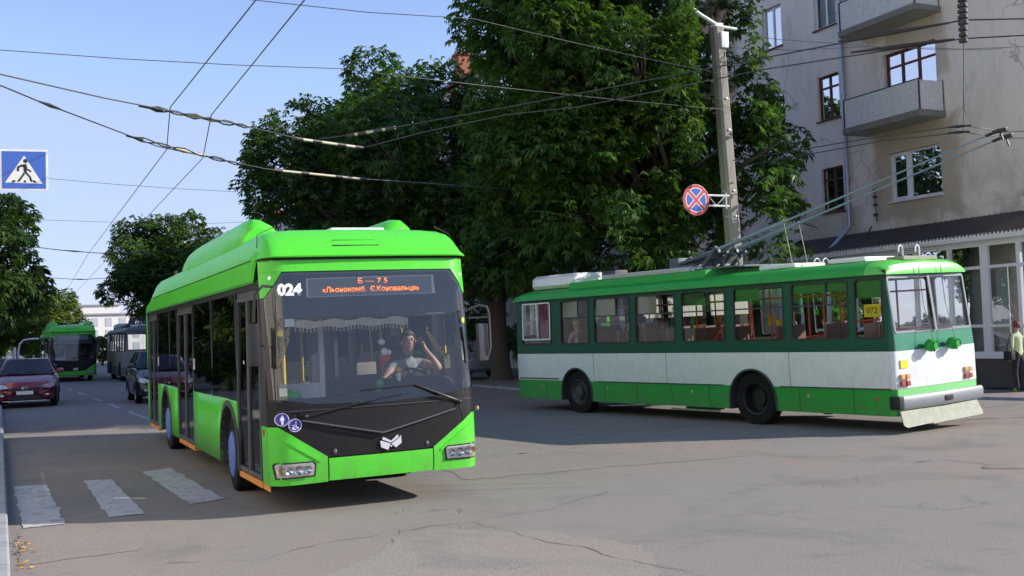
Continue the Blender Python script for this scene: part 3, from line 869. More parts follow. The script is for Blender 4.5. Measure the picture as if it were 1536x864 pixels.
# arches
for s, S in ((1, SR), (-1, SL)):
    for yc, zc, r in ARCH:
        b = MB(); n = 24
        prof = []
        for k in range(n + 1):
            a = PI * k / n; prof.append((math.cos(a), math.sin(a)))
        L = [(yc + q * (r), zc + w * r) for q, w in prof]; O = [(yc + q * (r + .075), zc + w * (r + .075)) for q, w in prof]
        L = [(L[0][0], .335)] + L + [(L[-1][0], .335)]; O = [(O[0][0], .335)] + O + [(O[-1][0], .335)]
        rg = [[S(L[i][0], L[i][1], .10), S(L[i][0], L[i][1], -.025), S(O[i][0], O[i][1], -.022), S(O[i][0], O[i][1], .01)] for i in range(len(L))]
        b.loft(rg, False, False); b.build('wheel_arch', M_trim, b1, 40)
b = MB()
for yc, zc, r in ARCH:
    for s in (1, -1): b.box(*sorted((s * .80, s * 1.19)), yc - r - .04, yc + r + .04, 1.14, 1.16); b.box(*sorted((s * .78, s * .80)), yc - r, yc + r, .3, 1.15)
b.box(-1.22, 1.22, -11.9, -9.6, .33, .36); b.box(-1.22, 1.22, -8.3, -3.2, .33, .36); b.box(-1.22, 1.22, -1.86, -.25, .33, .36); b.box(-.8, .8, -11.9, -.3, .325, .355)
b.build('chassis', M_black, b1)
def wheel(root, x, y, r, w, cover, s, turn=0.0, cap=None):
    b = MB()
    o = s * w / 2
    b.lathe([(r * .60, -o * .9), (r * .80, -o), (r * .95, -o * .95), (r, -o * .75), (r, o * .75), (r * .95, o * .95), (r * .80, o), (r * .60, o * .9)], (0, 0, 0), 'x', 36)
    for k in range(5):
        q = -w * .36 + w * .18 * k
        b.lathe([(r + .001, q - .006), (r - .012 + .014, q), (r + .001, q + .006)], (0, 0, 0), 'x', 36)
    b.bm.transform(Matrix.Rotation(turn, 4, 'Z')); b.bm.transform(Matrix.Translation((x, y, r)))
    wh = b.build('wheel', M_tyre, root, 40)
    b = MB()
    if cap == 'hub':
        b.lathe([(r * .62, o * .86), (r * .57, o * .95), (r * .52, o * .6), (r * .42, o * .35), (r * .30, o * .4), (r * .27, o * 1.0), (r * .18, o * 1.12), (.001, o * 1.12)], (0, 0, 0), 'x', 28)
        for k in range(10):
            a = 2 * PI * k / 10; b.tube([(o * .35, r * .36 * math.cos(a), r * .36 * math.sin(a)), (o * .62, r * .36 * math.cos(a), r * .36 * math.sin(a))], .016, 6)
    elif cap == 'deep':
        b.lathe([(r * .62, o * .9), (r * .56, o * .8), (r * .5, -o * .5), (r * .3, -o * .55), (r * .28, -o * .1), (.001, -o * .1)], (0, 0, 0), 'x', 28)
    else:
        b.lathe([(r * .62, o * .90), (r * .61, o * 1.05), (r * .5, o * 1.16), (r * .25, o * 1.24), (.001, o * 1.25)], (0, 0, 0), 'x', 28)
        for k in range(8):
            a = 2 * PI * k / 8; b.ball((o * 1.17, r * .45 * math.cos(a), r * .45 * math.sin(a)), .014, 6)
    b.bm.transform(Matrix.Rotation(turn, 4, 'Z')); b.bm.transform(Matrix.Translation((x, y, r)))
    b.build('wheel_cover' if cap is None else 'rim', cover, wh, 35)
    return wh
for yc, zc, r in ARCH:
    for s in (1, -1): wheel(b1, s * 1.085, yc, .485, .28, M_blue, s, R(-4) if yc > -5 else 0)
# rear
b = MB(); b.box(-1.24, 1.24, -12.0, -11.9, .34, 1.3, .03); b.box(-1.24, -.95, -12.0, -11.9, 1.3, 2.64, .02); b.box(.95, 1.24, -12.0, -11.9, 1.3, 2.64, .02); b.build('rear_panel', M_lime, b1)
b = MB(); b.box(-.95, .95, -11.97, -11.96, 1.3, 2.64); b.build('rear_window', M_bandglass, b1)
# mirrors
b = MB(); b.tube([(1.16, -.12, 2.56), (1.30, .06, 2.56), (1.40, .10, 2.46), (1.415, .08, 2.16)], .016, 8); b.tube([(1.37, .06, 1.92), (1.26, -.15, 1.90)], .012, 6)
b.box(1.352, 1.458, -.09, .06, 1.68, 2.15, .03); mr = b.build('mirror', M_black, b1, 45)
b = MB(); b.box(1.368, 1.442, -.096, -.09, 1.72, 2.1); b.build('mirror_glass', M_chrome, mr)
b = MB(); b.box(1.345, 1.353, -.07, .04, 1.72, 2.1, .003); b.build('mirror_lamp', M_trim, mr)
b = MB(); b.tube([(-1.2, -.12, 2.22), (-1.30, .0, 2.27), (-1.40, .02, 2.25), (-1.425, .02, 2.15), (-1.425, .02, 1.75), (-1.40, .0, 1.66)], .013, 8); b.tube([(-1.2, -.1, 2.12), (-1.42, .0, 2.12)], .012, 6)
b.box(-1.415, -1.285, -.10, .0, 1.60, 2.05, .035); mr = b.build('mirror', mat('mirror_case_grey', (.07, .07, .075), .35), b1, 45)
b = MB(); b.box(-1.40, -1.30, -.106, -.10, 1.65, 2.0); b.build('mirror_glass', M_chrome, mr)
b = MB(); b.ball((-1.265, -.10, 1.03), (.022, .03, .03), 8); b.build('side_marker', M_amber, b1, 60)

# --- interior
b = MB(); b.box(-1.2, 1.2, -11.85, -.25, .365, .375); b.build('floor', M_floor, b1)
b = MB(); b.box(-1.15, 1.15, -11.85, -.62, 2.56, 2.58); b.box(-1.1, 1.1, -.62, -.38, 2.18, 2.2); b.box(-1.1, 1.1, -.63, -.61, 2.2, 2.57); b.build('ceiling', M_int, b1)
b = MB()
prof = [(-.26, 1.20), (-.42, 1.27), (-.62, 1.25), (-.66, .9), (-.3, .5), (-.24, .9)]
b.loft([[Vector((x, y, z)) for y, z in prof] for x in (1.02, .3, -.2)], True, True)
prof2 = [(-.27, 1.21), (-.40, 1.34), (-.55, 1.44), (-.72, 1.44), (-.76, 1.30), (-.66, .6), (-.3, .5)]
b.loft([[Vector((x, y, z - dzz)) for y, z in prof2] for x, dzz in ((-.12, .07), (-.22, .01), (-.5, .0), (-.95, 0), (-1.08, .03), (-1.14, .08))], True, True)
b.build('dashboard', M_dash, b1, 40)
b = MB()
c0 = Vector((-.68, -.74, 1.40)); ax = Vector((0, .55, .83)).normalized(); u = Vector((1, 0, 0)); v = ax.cross(u)
b.tube([c0 + (u * math.cos(2 * PI * k / 28) + v * math.sin(2 * PI * k / 28)) * .225 for k in range(29)], .016, 8)
b.tube([c0, c0 - ax * .3], .03, 8); b.tube([c0 - u * .22, c0 + u * .22], .014, 6); b.tube([c0, c0 - v * .22], .014, 6)
b.build('steering_wheel', M_black, b1, 60)
b = MB(); b.box(-.96, -.48, -1.55, -1.10, .95, 1.08, .04); b.box(-.95, -.49, -1.62, -1.50, 1.05, 1.72, .05); b.box(-.85, -.59, -1.63, -1.53, 1.74, 1.95, .05); b.box(-.85, -.6, -1.5, -1.2, .37, .95)
b.build('driver_seat', M_black, b1, 50)
b = MB(); b.box(-1.2, .0, -1.80, -1.76, .37, 1.45); b.box(-.03, .02, -1.78, -.85, .37, 1.25, .01); b.box(-.03, .02, -1.8, -1.75, .37, 2.56); b.box(.0, .32, -1.9, -1.8, .37, 2.1, .01); b.build('cab_partition', M_dash, b1)
b = MB(); b.box(.42, .9, -1.05, -1.0, .37, 1.42, .01); b.box(.36, .42, -1.05, -.99, .37, 2.3, .01); b.build('entrance_screen', M_intlight, b1)
for (x, y, zb) in ((-.42, -3.1, .95), (-.95, -3.1, .95), (.5, -4.2, .8), (1.0, -4.2, .8), (-.5, -4.6, .65), (-1.0, -4.6, .65), (-.5, -6.0, .65), (-1.0, -6.0, .65), (.5, -8.0, .8), (1.0, -8.0, .8), (-.5, -8.2, .9), (-1.0, -8.2, .9), (-.5, -9.6, .9), (.5, -9.6, .9)):
    b = MB(); b.box(x - .21, x + .21, y - .22, y + .22, zb - .06, zb, .02); b.box(x - .21, x + .21, y - .26, y - .20, zb, zb + .62, .025); b.box(x - .05, x + .05, y - .1, y + .1, .37, zb - .06)
    st = b.build('passenger_seat', M_seat, b1, 50)
    b = MB(); b.tube([(x - .2, y - .28, zb + .25), (x - .2, y - .3, zb + .42), (x + .2, y - .3, zb + .42), (x + .24, y - .28, zb + .25)], .02, 6); b.box(x - .19, x + .19, y - .195, y - .19, zb + .12, zb + .24); b.build('grab_handle', M_yellow, st, 60)
    b = MB(); b.box(x - .215, x + .215, y - .275, y - .262, zb - .05, zb + .55, .004); b.build('seat_shell', M_seatgr, st)
b = MB()
for x, y in ((.36, -2.1), (.3, -3.4), (-.2, -3.9), (.5, -5.4), (-.2, -5.6), (.5, -7.5), (-.2, -7.4), (.4, -10), (-.4, -10)): b.tube([(x, y, .37), (x, y, 2.56)], .018, 6)
for s in (1, -1): b.tube([(s * .45, -1.9, 2.35), (s * .45, -11.6, 2.35)], .016, 6)
b.build('handrail', M_yellow, b1, 60)
# lace valance under the display
b = MB()
xs = [.92 - 1.36 * k / 60 for k in range(61)]
top = lambda x: 2.165 + .012 * math.sin(x * 17)
bot = lambda x: 2.075 + .028 * abs(math.sin(x * 8.5)) - .01
b.grid(lambda x, t: Vector((x, F1(x, 2.1) - .06 + .012 * math.sin(x * 34), top(x) * (1 - t) + bot(x) * t)), xs, [0, .5, 1])
for k in range(32):
    x = .90 - 1.32 * k / 31; b.tube([(x, F1(x, 2.1) - .06, bot(x) + .01), (x, F1(x, 2.1) - .06, bot(x) - .045)], [.005, .009], 5)
b.build('lace_valance', M_lace, b1, 60)
b = MB()
for P in (((1.07, -.22, 2.10), (1.0, -.25, 2.02), (.93, -.28, 2.12)), ((1.08, -.24, 1.72), (1.02, -.26, 1.80), (.97, -.28, 1.95), (.93, -.3, 2.1)), ((-.80, -.5, 2.02), (-.88, -.5, 1.86), (-.98, -.48, 1.74), (-1.05, -.45, 1.66))):
    for i in range(len(P) - 1):
        a, c = Vector(P[i]), Vector(P[i + 1])
        for k in range(7):
            p = a.lerp(c, k / 7); b.ball(p + Vector((random.uniform(-.012, .012), 0, random.uniform(-.012, .012))), .02, 6); b.tube([p, p - Vector((0, 0, .05))], .006, 4)
b.build('tinsel_garland', M_gold, b1, 60)
M1 = Matrix.Translation(b1.location) @ b1.rotation_euler.to_matrix().to_4x4()

def placed(b, name, mats, M, label, cat, group=None, smooth=50):
    """top-level single-mesh thing modelled in a vehicle's frame"""
    o = b.build(name, mats, None, smooth); o.matrix_world = M
    return tag(o, label, cat, group)
Mg = mat('green_plush', (.05, .62, .10), .8, bump=.4, var=.2); Mr = mat('red_plush', (.6, .05, .03), .8); Mgd = mat('green_plastic', (.02, .40, .12), .35)
b = MB(); b.ball((.98, -.40, 1.315), (.11, .06, .055), 12); b.ball((.86, -.42, 1.32), (.06, .05, .05), 10); b.ball((1.05, -.40, 1.35), (.035, .03, .035), 8); b.ball((.93, -.38, 1.36), (.03, .03, .03), 8); b.tube([(.85, -.42, 1.30), (.78, -.45, 1.28)], [.03, .012], 6)
placed(b, 'plush_toy', Mg, M1, 'bright green plush toy lying in the lower corner of the windscreen near the front door', 'toy')
b = MB(); b.lathe([(.001, 0), (.05, 0), (.062, .03), (.05, .06), (.035, .08), (.05, .10), (.055, .13), (.04, .155), (.001, .16)], (-.17, -.47, 1.27), 'z', 18)
placed(b, 'toy_figurine', [Mgd], M1, 'small dark green round figurine standing on the dashboard in mid windscreen', 'figurine')
b = MB(); b.tube([(-.18, -.42, 2.16), (-.2, -.44, 1.88)], .006, 5, m=1); b.ball((-.2, -.44, 1.88), (.05, .04, .04), 10, 1); b.ball((-.23, -.44, 1.76), (.05, .04, .05), 10, 1); b.ball((-.29, -.44, 1.75), .035, 8, 1); b.ball((-.21, -.44, 1.66), (.06, .045, .05), 10, 0); b.ball((-.27, -.44, 1.68), .04, 8, 0); b.tube([(-.2, -.44, 1.62), (-.21, -.44, 1.5)], [.02, .01], 6, m=0)
placed(b, 'hanging_plush_toy', [Mr, M_gloss_white], M1, 'red and white plush toy hanging inside the windscreen beside the driver', 'toy')
b = MB(); b.ball((-.42, -.50, 1.525), .04, 12, 0); b.lathe([(.03, -.01), (.028, -.10), (.015, -.10)], (-.42, -.5, 1.50), 'z', 12, m=1)
placed(b, 'toy_figurine', [M_yellow, M_gloss_white], M1, 'tiny yellow headed figurine standing on the dashboard in front of the driver', 'figurine')
# ------------------------------------------------------------------ older high-floor trolleybus
M_ogreen = mat('grass_green_paint', (.018, .33, .045), .42, var=.12, dirt=.14, scale=2, spec=.35)
M_odark = mat('bottle_green_paint', (.008, .075, .045), .42, var=.15, dirt=.06, scale=2, spec=.3)
M_owhite = mat('bus_white_paint', (.70, .735, .76), .4, var=.05, dirt=.14, scale=2.2)
M_ogreen_sunlit = mat('sunlit_skirt_green', (.20, .58, .20), .38, var=.06, dirt=.15)  # skirt green with the sun on the rear face put into the colour
M_ocap_sunlit = mat('sunlit_rear_cap_green', (.10, .55, .07), .35, var=.08, dirt=.1)  # roof green lightened to paint sunlight on the rear cap
M_grey_cover = mat('grey_roof_cover', (.42, .43, .45), .6, var=.15, dirt=.25)
M_cream = mat('cream_board', (.27, .29, .225), .65, var=.12, dirt=.3)
M_bumper = mat('grey_bumper', (.20, .215, .24), .45, var=.1, dirt=.2)
M_oglass = glass('old_bus_glass', (.92, .94, .94), 1.5, .0, .03, (.40, .41, .40), wob=.03, refl=.8)
M_rail = mat('red_handrail', (.70, .10, .03), .4)
M_oseat = mat('brown_seat', (.20, .11, .09), .6, var=.3)
M_curtain = mat('white_curtain', (.62, .62, .58), .9, var=.1, stretch=(1, 14, 1))
_nt2 = M_curtain.node_tree; _tr = N(_nt2, 'ShaderNodeBsdfTranslucent'); _tr.inputs[0].default_value = (.75, .75, .70, 1); _mx = N(_nt2, 'ShaderNodeMixShader'); _mx.inputs[0].default_value = .55
_nt2.links.new(_nt2.nodes['Principled BSDF'].outputs[0], _mx.inputs[1]); _nt2.links.new(_tr.outputs[0], _mx.inputs[2]); _nt2.links.new(_mx.outputs[0], _nt2.nodes['Material Output'].inputs[0])
M_purple = mat('purple_curtain', (.22, .05, .16), .9, var=.2, stretch=(1, 14, 1))
M_green_strip = mat('green_pane_strip', (.035, .12, .04), .6)
M_rubber = mat('window_rubber', (.02, .022, .022), .6)

def old_bus(loc, rz, roll, label, group, P, full=True, plates=True):
    root = empty('trolleybus', loc, rz, label, 'trolleybus', group)
    root.rotation_euler = (0, roll, rz)
    L = 11.3
    TU = lambda z: .05 * max(0, (z - 1.4) / 1.35)
    SLf = lambda y, z, d=0.0: Vector((-1.25 + TU(z) + d, y, z))
    SRt = lambda y, z, d=0.0: Vector((1.25 - TU(z) - d, y, z))
    RRf = lambda x, z, d=0.0: Vector((x, .05 * (x / 1.2) ** 2 + .13 * max(0, (z - 1.5) / 1.25) ** 1.1 + d, z))
    FRf = lambda x, z, d=0.0: Vector((x, L - .22 * (x / 1.2) ** 2 - .05 * max(0, z - 1.4) - d, z))
    AR = [(8.72, .5, .555), (3.25, .5, .575)]
    def corner(b, S, s, z0, z1, m=0):
        zs = [z0 + (z1 - z0) * k / 4 for k in range(5)]
        for z, z2 in zip(zs, zs[1:]):
            for k in range(5):
                def pt(k, z):
                    a = R(90 * k / 5)
                    x = s * (1.25 - TU(z)); yr = RRf(1.17, z).y
                    return Vector((x - s * .08 * (1 - math.cos(a)), yr + .08 * (1 - math.sin(a)), z))
                b.face([pt(k, z), pt(k + 1, z), pt(k + 1, z2), pt(k, z2)], m)
    def band(name, z0, z1, ms, mr, arches):
        b = MB()
        for S in (SLf, SRt): b.strip(S, .13, L - .24, z0, z1, arches)
        for s in (1, -1):
            corner(b, None, s, z0, z1)
            zs = [z0, (z0 + z1) / 2, z1]
            b.grid(lambda u, z: Vector((s * ((1.25 - TU(z)) * (1 - u) + 1.19 * u), (L - .24) * (1 - u) + FRf(1.19, z).y * u, z)), [0, 1], zs)
        b.grid(lambda x, z: FRf(x, z), [-1.19 + 2.38 * k / 10 for k in range(11)], [z0, z1])
        b.build(name, ms, root, 30)
        b = MB(); b.grid(lambda x, z: RRf(x, z), [-1.17 + 2.34 * k / 8 for k in range(9)], [z0, (z0 + z1) / 2, z1])
        b.build(name, mr, root, 30)
    band('skirt_panel', .31, .768, P['skirt'], P['rskirt'], AR)
    band('white_panel', .772, 1.42, P['mid'], P['mid'], AR)
    # bottle-green window band
    zb, zt = 1.424, 2.745
    LWN = [(.21, .79), (.93, 2.20), (2.39, 3.65), (3.87, 5.11), (5.31, 6.55), (6.74, 7.98), (8.18, 9.24), (9.62, 10.84)]
    RWN = [(.21, .79), (.93, 2.20), (2.39, 3.65), (3.87, 5.11), (5.31, 6.55), (6.74, 7.98), (8.18, 9.24), (9.62, 10.84)]
    b = MB()
    for S, WN in ((SLf, LWN), (SRt, RWN)):
        ed = [.13] + [(WN[i][1] + WN[i + 1][0]) / 2 for i in range(len(WN) - 1)] + [min(L - .24, WN[-1][1] + .2)]
        ed[0] = .13
        for i, (a, c) in enumerate(WN):
            b.hole_cell(S, ed[i], ed[i + 1], zb, zt, a, c, 1.65, 2.69, .09, .05)
        if ed[-1] < L - .25: b.strip(S, ed[-1], L - .24, zb, zt)
    for s in (1, -1):
        corner(b, None, s, zb, zt)
        b.grid(lambda u, z: Vector((s * ((1.25 - TU(z)) * (1 - u) + 1.19 * u), (L - .24) * (1 - u) + FRf(1.19, z).y * u, z)), [0, 1], [zb, 2, zt])
    b.hole_cell(lambda u, v, d: FRf(u, v, d), -1.19, 1.19, zb, zt, -1.1, 1.1, 1.5, 2.68, .08, .05)
    b.build('window_band', P['band'], root, 30)
    b = MB()
    b.hole_cell(RRf, -1.17, 1.17, zb, zt, -1.13, 1.13, 1.73, 2.70, .05, .05)
    b.build('rear_band', P['rband'], root, 30)
    # windows
    for S, WN in ((SLf, LWN), (SRt, RWN)):
        for i, (a, c) in enumerate(WN):
            cab = (S is SLf and i == 7)
            b = MB(); b.ring_frame(S, a - .012, c + .012, 1.638, 2.702, .035, .09, -.008, .03, 0)
            if c - a > .9 and not cab and S is SLf:
                zr = 2.27
                p, q = S(a, zr, .02), S(c, zr, .02)
                b.box(min(p.x, q.x) - .012, max(p.x, q.x) + .012, a, c, zr - .014, zr + .014, m=1)
                yv = a + (c - a) * .38
                b.box(min(p.x, q.x) - .012, max(p.x, q.x) + .012, yv - .014, yv + .014, zr, 2.68, m=1)
            if cab:
                p = S(a, 1.9, .0)
                b.ring_frame(S, a + .03, c - .03, 1.76, 2.68, .03, .05, -.012, .02, 2); yv = (a + c) / 2 - .05
                b.box(p.x - .012, p.x + .03, yv - .012, yv + .012, 1.76, 2.67, m=2)
            w = b.build('window', [M_rubber, M_trim if full else M_rubber, M_white], root, 40)
            b = MB(); b.strip(lambda y, z, d=0: S(y, z, .026), a, c, 1.645, 2.695); b.build('pane', M_oglass, w)
    b = MB(); b.ring_frame(RRf, -1.15, 1.15, 1.715, 2.715, .045, .06, -.01, .03, 0); b.box(-.035, .035, .08, .14, 1.73, 1.95); 
    b.grid(lambda u, z: RRf(-.03 + .06 * u, z, -.012), [0, 1], [1.73, 2.2, 2.7])
    w = b.build('rear_window', M_bumper, root, 40)
    b = MB(); b.grid(lambda x, z: RRf(x, z, .02), [-1.13 + 2.26 * k / 6 for k in range(7)], [1.74, 2.05, 2.4, 2.69]); b.build('pane', glass('dusty_rear_glass', (.88, .90, .90), 1.5, .0, .22, (.40, .41, .40), refl=.9), w)
    b = MB(); b.grid(lambda x, z: FRf(x, z, .02), [-1.1 + 2.2 * k / 6 for k in range(7)], [1.5, 2.1, 2.67]); b.build('windscreen', M_oglass, root)
    # roof
    S2 = [(1.2, 2.735), (1.225, 2.745), (1.222, 2.80), (1.16, 2.90), (1.02, 2.965), (.7, 3.01), (0, 3.035)]
    S2 = S2 + [(-x, z) for x, z in S2[-2::-1]]
    def rsec(y, sc, rear=0): return [Vector((x, y + rear * (.05 * (x / 1.2) ** 2), 2.735 + (z - 2.735) * sc)) for x, z in S2]
    b = MB(); b.loft([rsec(y, 1) for y in (.55, 2, 4, 6, 8, 10, 10.8)] + [rsec(11.1, .8), rsec(11.25, .3)], False, False)
    b.build('roof', P['roof'], root, 30)
    b = MB(); b.loft([rsec(.085, .02, 1), rsec(.09, .35, 1), rsec(.13, .68, 1), rsec(.22, .9, 1), rsec(.38, .99, 1), rsec(.549, 1)], False, False)
    b.build('rear_roof_cap', P['cap'], root, 30)
    b = MB(); b.box(-1.245, -1.225, .1, L - .3, 2.735, 2.748); b.box(1.225, 1.245, .1, L - .3, 2.735, 2.748); b.box(-1.215, -1.19, .12, .2, 2.69, 2.83, .008); b.build('gutter', M_black, root)
    # roof boxes
    b = MB(); rk = [(1.02, 2.95), (1.0, 3.10), (.9, 3.13), (-.9, 3.13), (-1.0, 3.10), (-1.02, 2.95)]
    b.loft([[Vector((x, y, z)) for x, z in rk] for y in (4.55, 9.1)], True, True); b.build('roof_box', P['roof'], root, 30)
    b = MB(); b.box(-.93, .9, 5.1, 7.95, 3.12, 3.22, .03); b.build('roof_cover', M_grey_cover, root, 40)
    b = MB(); b.loft([[Vector((x * sx, y, z)) for x, z in ((.8, 3.02), (.88, 3.10), (.86, 3.28), (.72, 3.36), (-.72, 3.36), (-.86, 3.28), (-.88, 3.10), (-.8, 3.02))] for y, sx in ((9.16, .96), (9.25, 1), (10.5, 1), (10.8, .95), (11.0, .8))], True, True)
    b.box(-.6, .6, 9.4, 10.6, 2.9, 3.03); b.build('roof_unit', M_white, root, 40)
    b = MB(); b.box(-.3, .1, 8.2, 8.7, 3.1, 3.35, .02); b.build('roof_unit', M_trim, root, 40)
    for y0, y1 in ((2.55, 3.45), (.95, 1.75)):
        b = MB(); b.box(-.62, .3, y0, y1, 3.02, 3.11, .035); b.build('roof_hatch', M_white, root, 40)
    # pole base, springs
    b = MB(); b.box(-.75, .75, 3.85, 6.1, 3.13, 3.17, .01); b.box(-.6, .6, 5.3, 6.0, 3.17, 3.28, .02)
    for s in (1, -1):
        b.ball((s * .28, 5.75, 3.33), .11, 10); b.tube([(s * .28, 5.75, 3.33), (s * .28, 5.75, 3.17)], .06, 8)
        for q in (-.12, .12): b.tube([(s * .28 + q, 6.05, 3.30), (s * .28 + q, 4.7, 3.52)], .042, 8)
        b.tube([(s * .28, 5.0, 3.2), (s * .28, 4.7, 3.42)], .02, 6)
        for yy in (5.6, 5.0): b.ball((s * .28 - .1, yy, 3.42), .06, 8)
        b.box(s * .28 - .16, s * .28 + .16, 5.9, 6.2, 3.17, 3.46, .03); b.tube([(s * .28 - .2, 5.2, 3.15), (s * .28 - .2, 4.7, 3.60)], .05, 8); b.tube([(s * .28 + .2, 5.3, 3.15), (s * .28 + .2, 4.8, 3.55)], .04, 8)
        b.tube([(s * .5, 4.3 + .22 * math.cos(a), 3.15 + .30 * math.sin(a)) for a in [k * PI / 10 for k in range(11)]], .022, 6)
    b.build('pole_base', mat('pole_base_grey', (.085, .105, .12), .5, .3), root, 45)
    if full:
        for s, H in ((-1, (2.3, -.10, 5.39)), (1, (2.9, .13, 5.35))):
            A = Vector((s * .28, 5.75, 3.36)); H = Vector(H); d = (H - A)
            b = MB(); b.tube([A, A + d * .33, A + d * .36, A + d * .97], [.055, .045, .024, .015], 8)
            b.tube([A + d * .34 - Vector((.05, 0, 0)), A + d * .34 + Vector((.05, 0, 0))], .035, 8)
            b.build('trolley_pole', mat('pole_grey', (.20, .26, .30), .5, .2), root, 50)
            b = MB(); b.tube([A + d * .96, H], .03, 6); b.box(H.x - .04, H.x + .04, H.y - .14, H.y + .14, H.z - .05, H.z + .03, .015); b.tube([H + Vector((0, 0, -.04)), H + Vector((0, -.05, -.20))], .02, 6); b.build('collector_head', M_black, root, 50)
            rope0 = A + d * .335
            b = MB(); pts = [rope0 + Vector((0, -.02, 0)).lerp(Vector((-.1, -.28, 0)), k / 6) + Vector((0, 0, -(rope0.z - 3.05) * k / 6)) for k in range(7)]
            b.tube(pts, .009, 5); b.build('rope', M_cream, root)
    b = MB(); b.box(-.55, .45, .20, .55, 2.99, 3.06, .01)
    b.build('hook_mount', M_cream, root)
    b = MB()
    for x in (-.35, .15):
        b.tube([(x, .35, 3.03), (x, .35, 3.20)] + [(x - .06 + .06 * math.cos(a), .35 - .0, 3.20 + .06 * math.sin(a)) for a in (.6, 1.2, 1.9, 2.6, 3.14)] + [(x - .12, .35, 3.14)], .016, 6)
    for x in (-.7, -.45): b.tube([(x + .09 * math.cos(a), 1.95 , 3.06 + .09 * math.sin(a)) for a in [k * PI / 8 for k in range(9)]], .014, 6)
    b.build('pole_hook', M_white, root, 60)
    # rear equipment
    for x in (-.36, .30):
        b = MB(); c = RRf(x, 1.475)
        b.lathe([(.001, -.20), (.06, -.20), (.10, -.16), (.115, -.10), (.105, -.05), (.07, -.02), (.06, 0)], c, 'y', 20)
        b.lathe([(.07, -.21), (.082, -.215), (.082, -.2), (.07, -.2)], c, 'y', 16)
        for k in range(5):
            a = 2 * PI * k / 5; b.tube([c + Vector((.05 * math.cos(a), -.205, .05 * math.sin(a))), c + Vector((.118 * math.cos(a), -.13, .118 * math.sin(a)))], .012, 5)
        b.build('rope_catcher', P['drum'], root, 40)
        b = MB(); b.tube([c + Vector((0, -.15, .1)), Vector((x, .0, 2.2)), Vector((x, .05, 2.9))], .006, 4); b.build('rope', M_trim, root)
    for x0 in (-1.0, .88):
        for i in range(2):
            for j in range(2):
                b = MB(); c = RRf(x0 + (i - .5) * .135, .975 - j * .115)
                b.box(c.x - .052, c.x + .052, c.y - .045, c.y, c.z - .045, c.z + .045, .016)
                b.build('tail_lamp', M_amber if j == 0 else M_red, root, 40)
    if plates:
        b = MB(); c = RRf(-1.0, 1.185); b.box(c.x - .09, c.x + .12, c.y - .012, c.y, c.z - .065, c.z + .075, .003); b.build('route_plate', mat('plate_yellow', (.75, .60, .03), .5), root)
        b = MB(); p = SLf(.5, 2.15, .035); b.box(p.x - .006, p.x, .28, .62, 2.02, 2.24); pl = b.build('route_plate', mat('plate_yellow', (.75, .60, .03), .5), root)
        MX = Matrix.Translation(Vector((p.x - .008, .45, 2.13))) @ Matrix(((0, 0, -1, 0), (-1, 0, 0, 0), (0, 1, 0, 0), (0, 0, 0, 1)))
        text_mesh('072', .15, M_black, 'plate_number', pl, MX, .001, xs=1.0)
    b = MB()
    b.loft([[Vector((x, RRf(x, .5).y - yy, z)) for yy, z in ((.0, .43), (.06, .42), (.085, .46), (.085, .60), (.06, .645), (0, .65))] for x in (-1.27, -1.2, -.6, 0, .6, 1.2, 1.27)], True, True)
    bp = b.build('rear_bumper', P['bumper'], root, 35)
    b = MB(); b.box(-1.285, -1.15, -.05, .16, .425, .655, .03); b.build('bumper_end_cap', M_black, bp, 40)
    b = MB(); b.box(-.02, .20, -.105, -.08, .49, .58, .01); b.build('plate_recess', M_black, bp, 40)
    b = MB()
    for x0, x1 in ((-1.24, -.46), (-.45, 1.06)):
        b.prism([(x0, -.02, .40), (x1, -.02, .40), (x1 + (.03 if x1 > 0 else 0), -.10, .20), (x1, -.12, .15), (x0 + (.04 if x0 < -1 else 0), -.12, .13), (x0 - (.03 if x0 < -1 else 0), -.10, .17)], (0, .02, 0))
    b.build('rear_flap', M_cream, root, 30)
    # side details
    b = MB()
    for y in (.9, 2.1, 4.4, 5.5, 6.6, 7.7, 9.9): b.box(-1.2535, -1.2495, y - .006, y + .006, .33, .765)
    for y in (2.3, 5.62, 8.05): b.box(-1.2535, -1.2495, y - .004, y + .004, .775, 1.42)
    b.box(-1.262, -1.25, 4.0, 8.0, .758, .785); b.box(-1.262, -1.25, .13, 2.55, .758, .785); b.box(-1.262, -1.25, 9.4, 11.0, .80, .83)
    b.build('panel_seam', M_trim, root)
    b = MB()
    for y, z in ((1.9, .62), (4.9, .62), (7.6, .64), (10.1, .62)): b.ball((-1.252, y, z), (.008, .03, .035), 8)
    b.build('side_marker', M_amber, root, 60)
    b = MB(); b.ball((-1.252, .42, .60), (.012, .035, .04), 8); b.build('side_marker', M_red, root, 60)
    for S in (SLf, SRt):
        for yc, zc, r in AR:
            b = MB(); n = 20
            pr = [(math.cos(PI * k / n), math.sin(PI * k / n)) for k in range(n + 1)]
            Lp = [(yc + q * r, zc + w * r) for q, w in pr]; O = [(yc + q * (r + .035), zc + w * (r + .035)) for q, w in pr]
            Lp = [(Lp[0][0], .31)] + Lp + [(Lp[-1][0], .31)]; O = [(O[0][0], .31)] + O + [(O[-1][0], .31)]
            b.loft([[S(Lp[i][0], Lp[i][1], .25), S(Lp[i][0], Lp[i][1], -.02), S(O[i][0], O[i][1], -.018), S(O[i][0], O[i][1], .01)] for i in range(len(Lp))], False, False)
            b.build('wheel_arch', M_trim, root, 40)
    for s in (1, -1):
        wheel(root, s * 1.06, 8.72, .50, .27, M_trim, s, 0, 'hub')
        wheel(root, s * 1.06, 3.25, .52, .27, M_black, s, 0, 'deep')
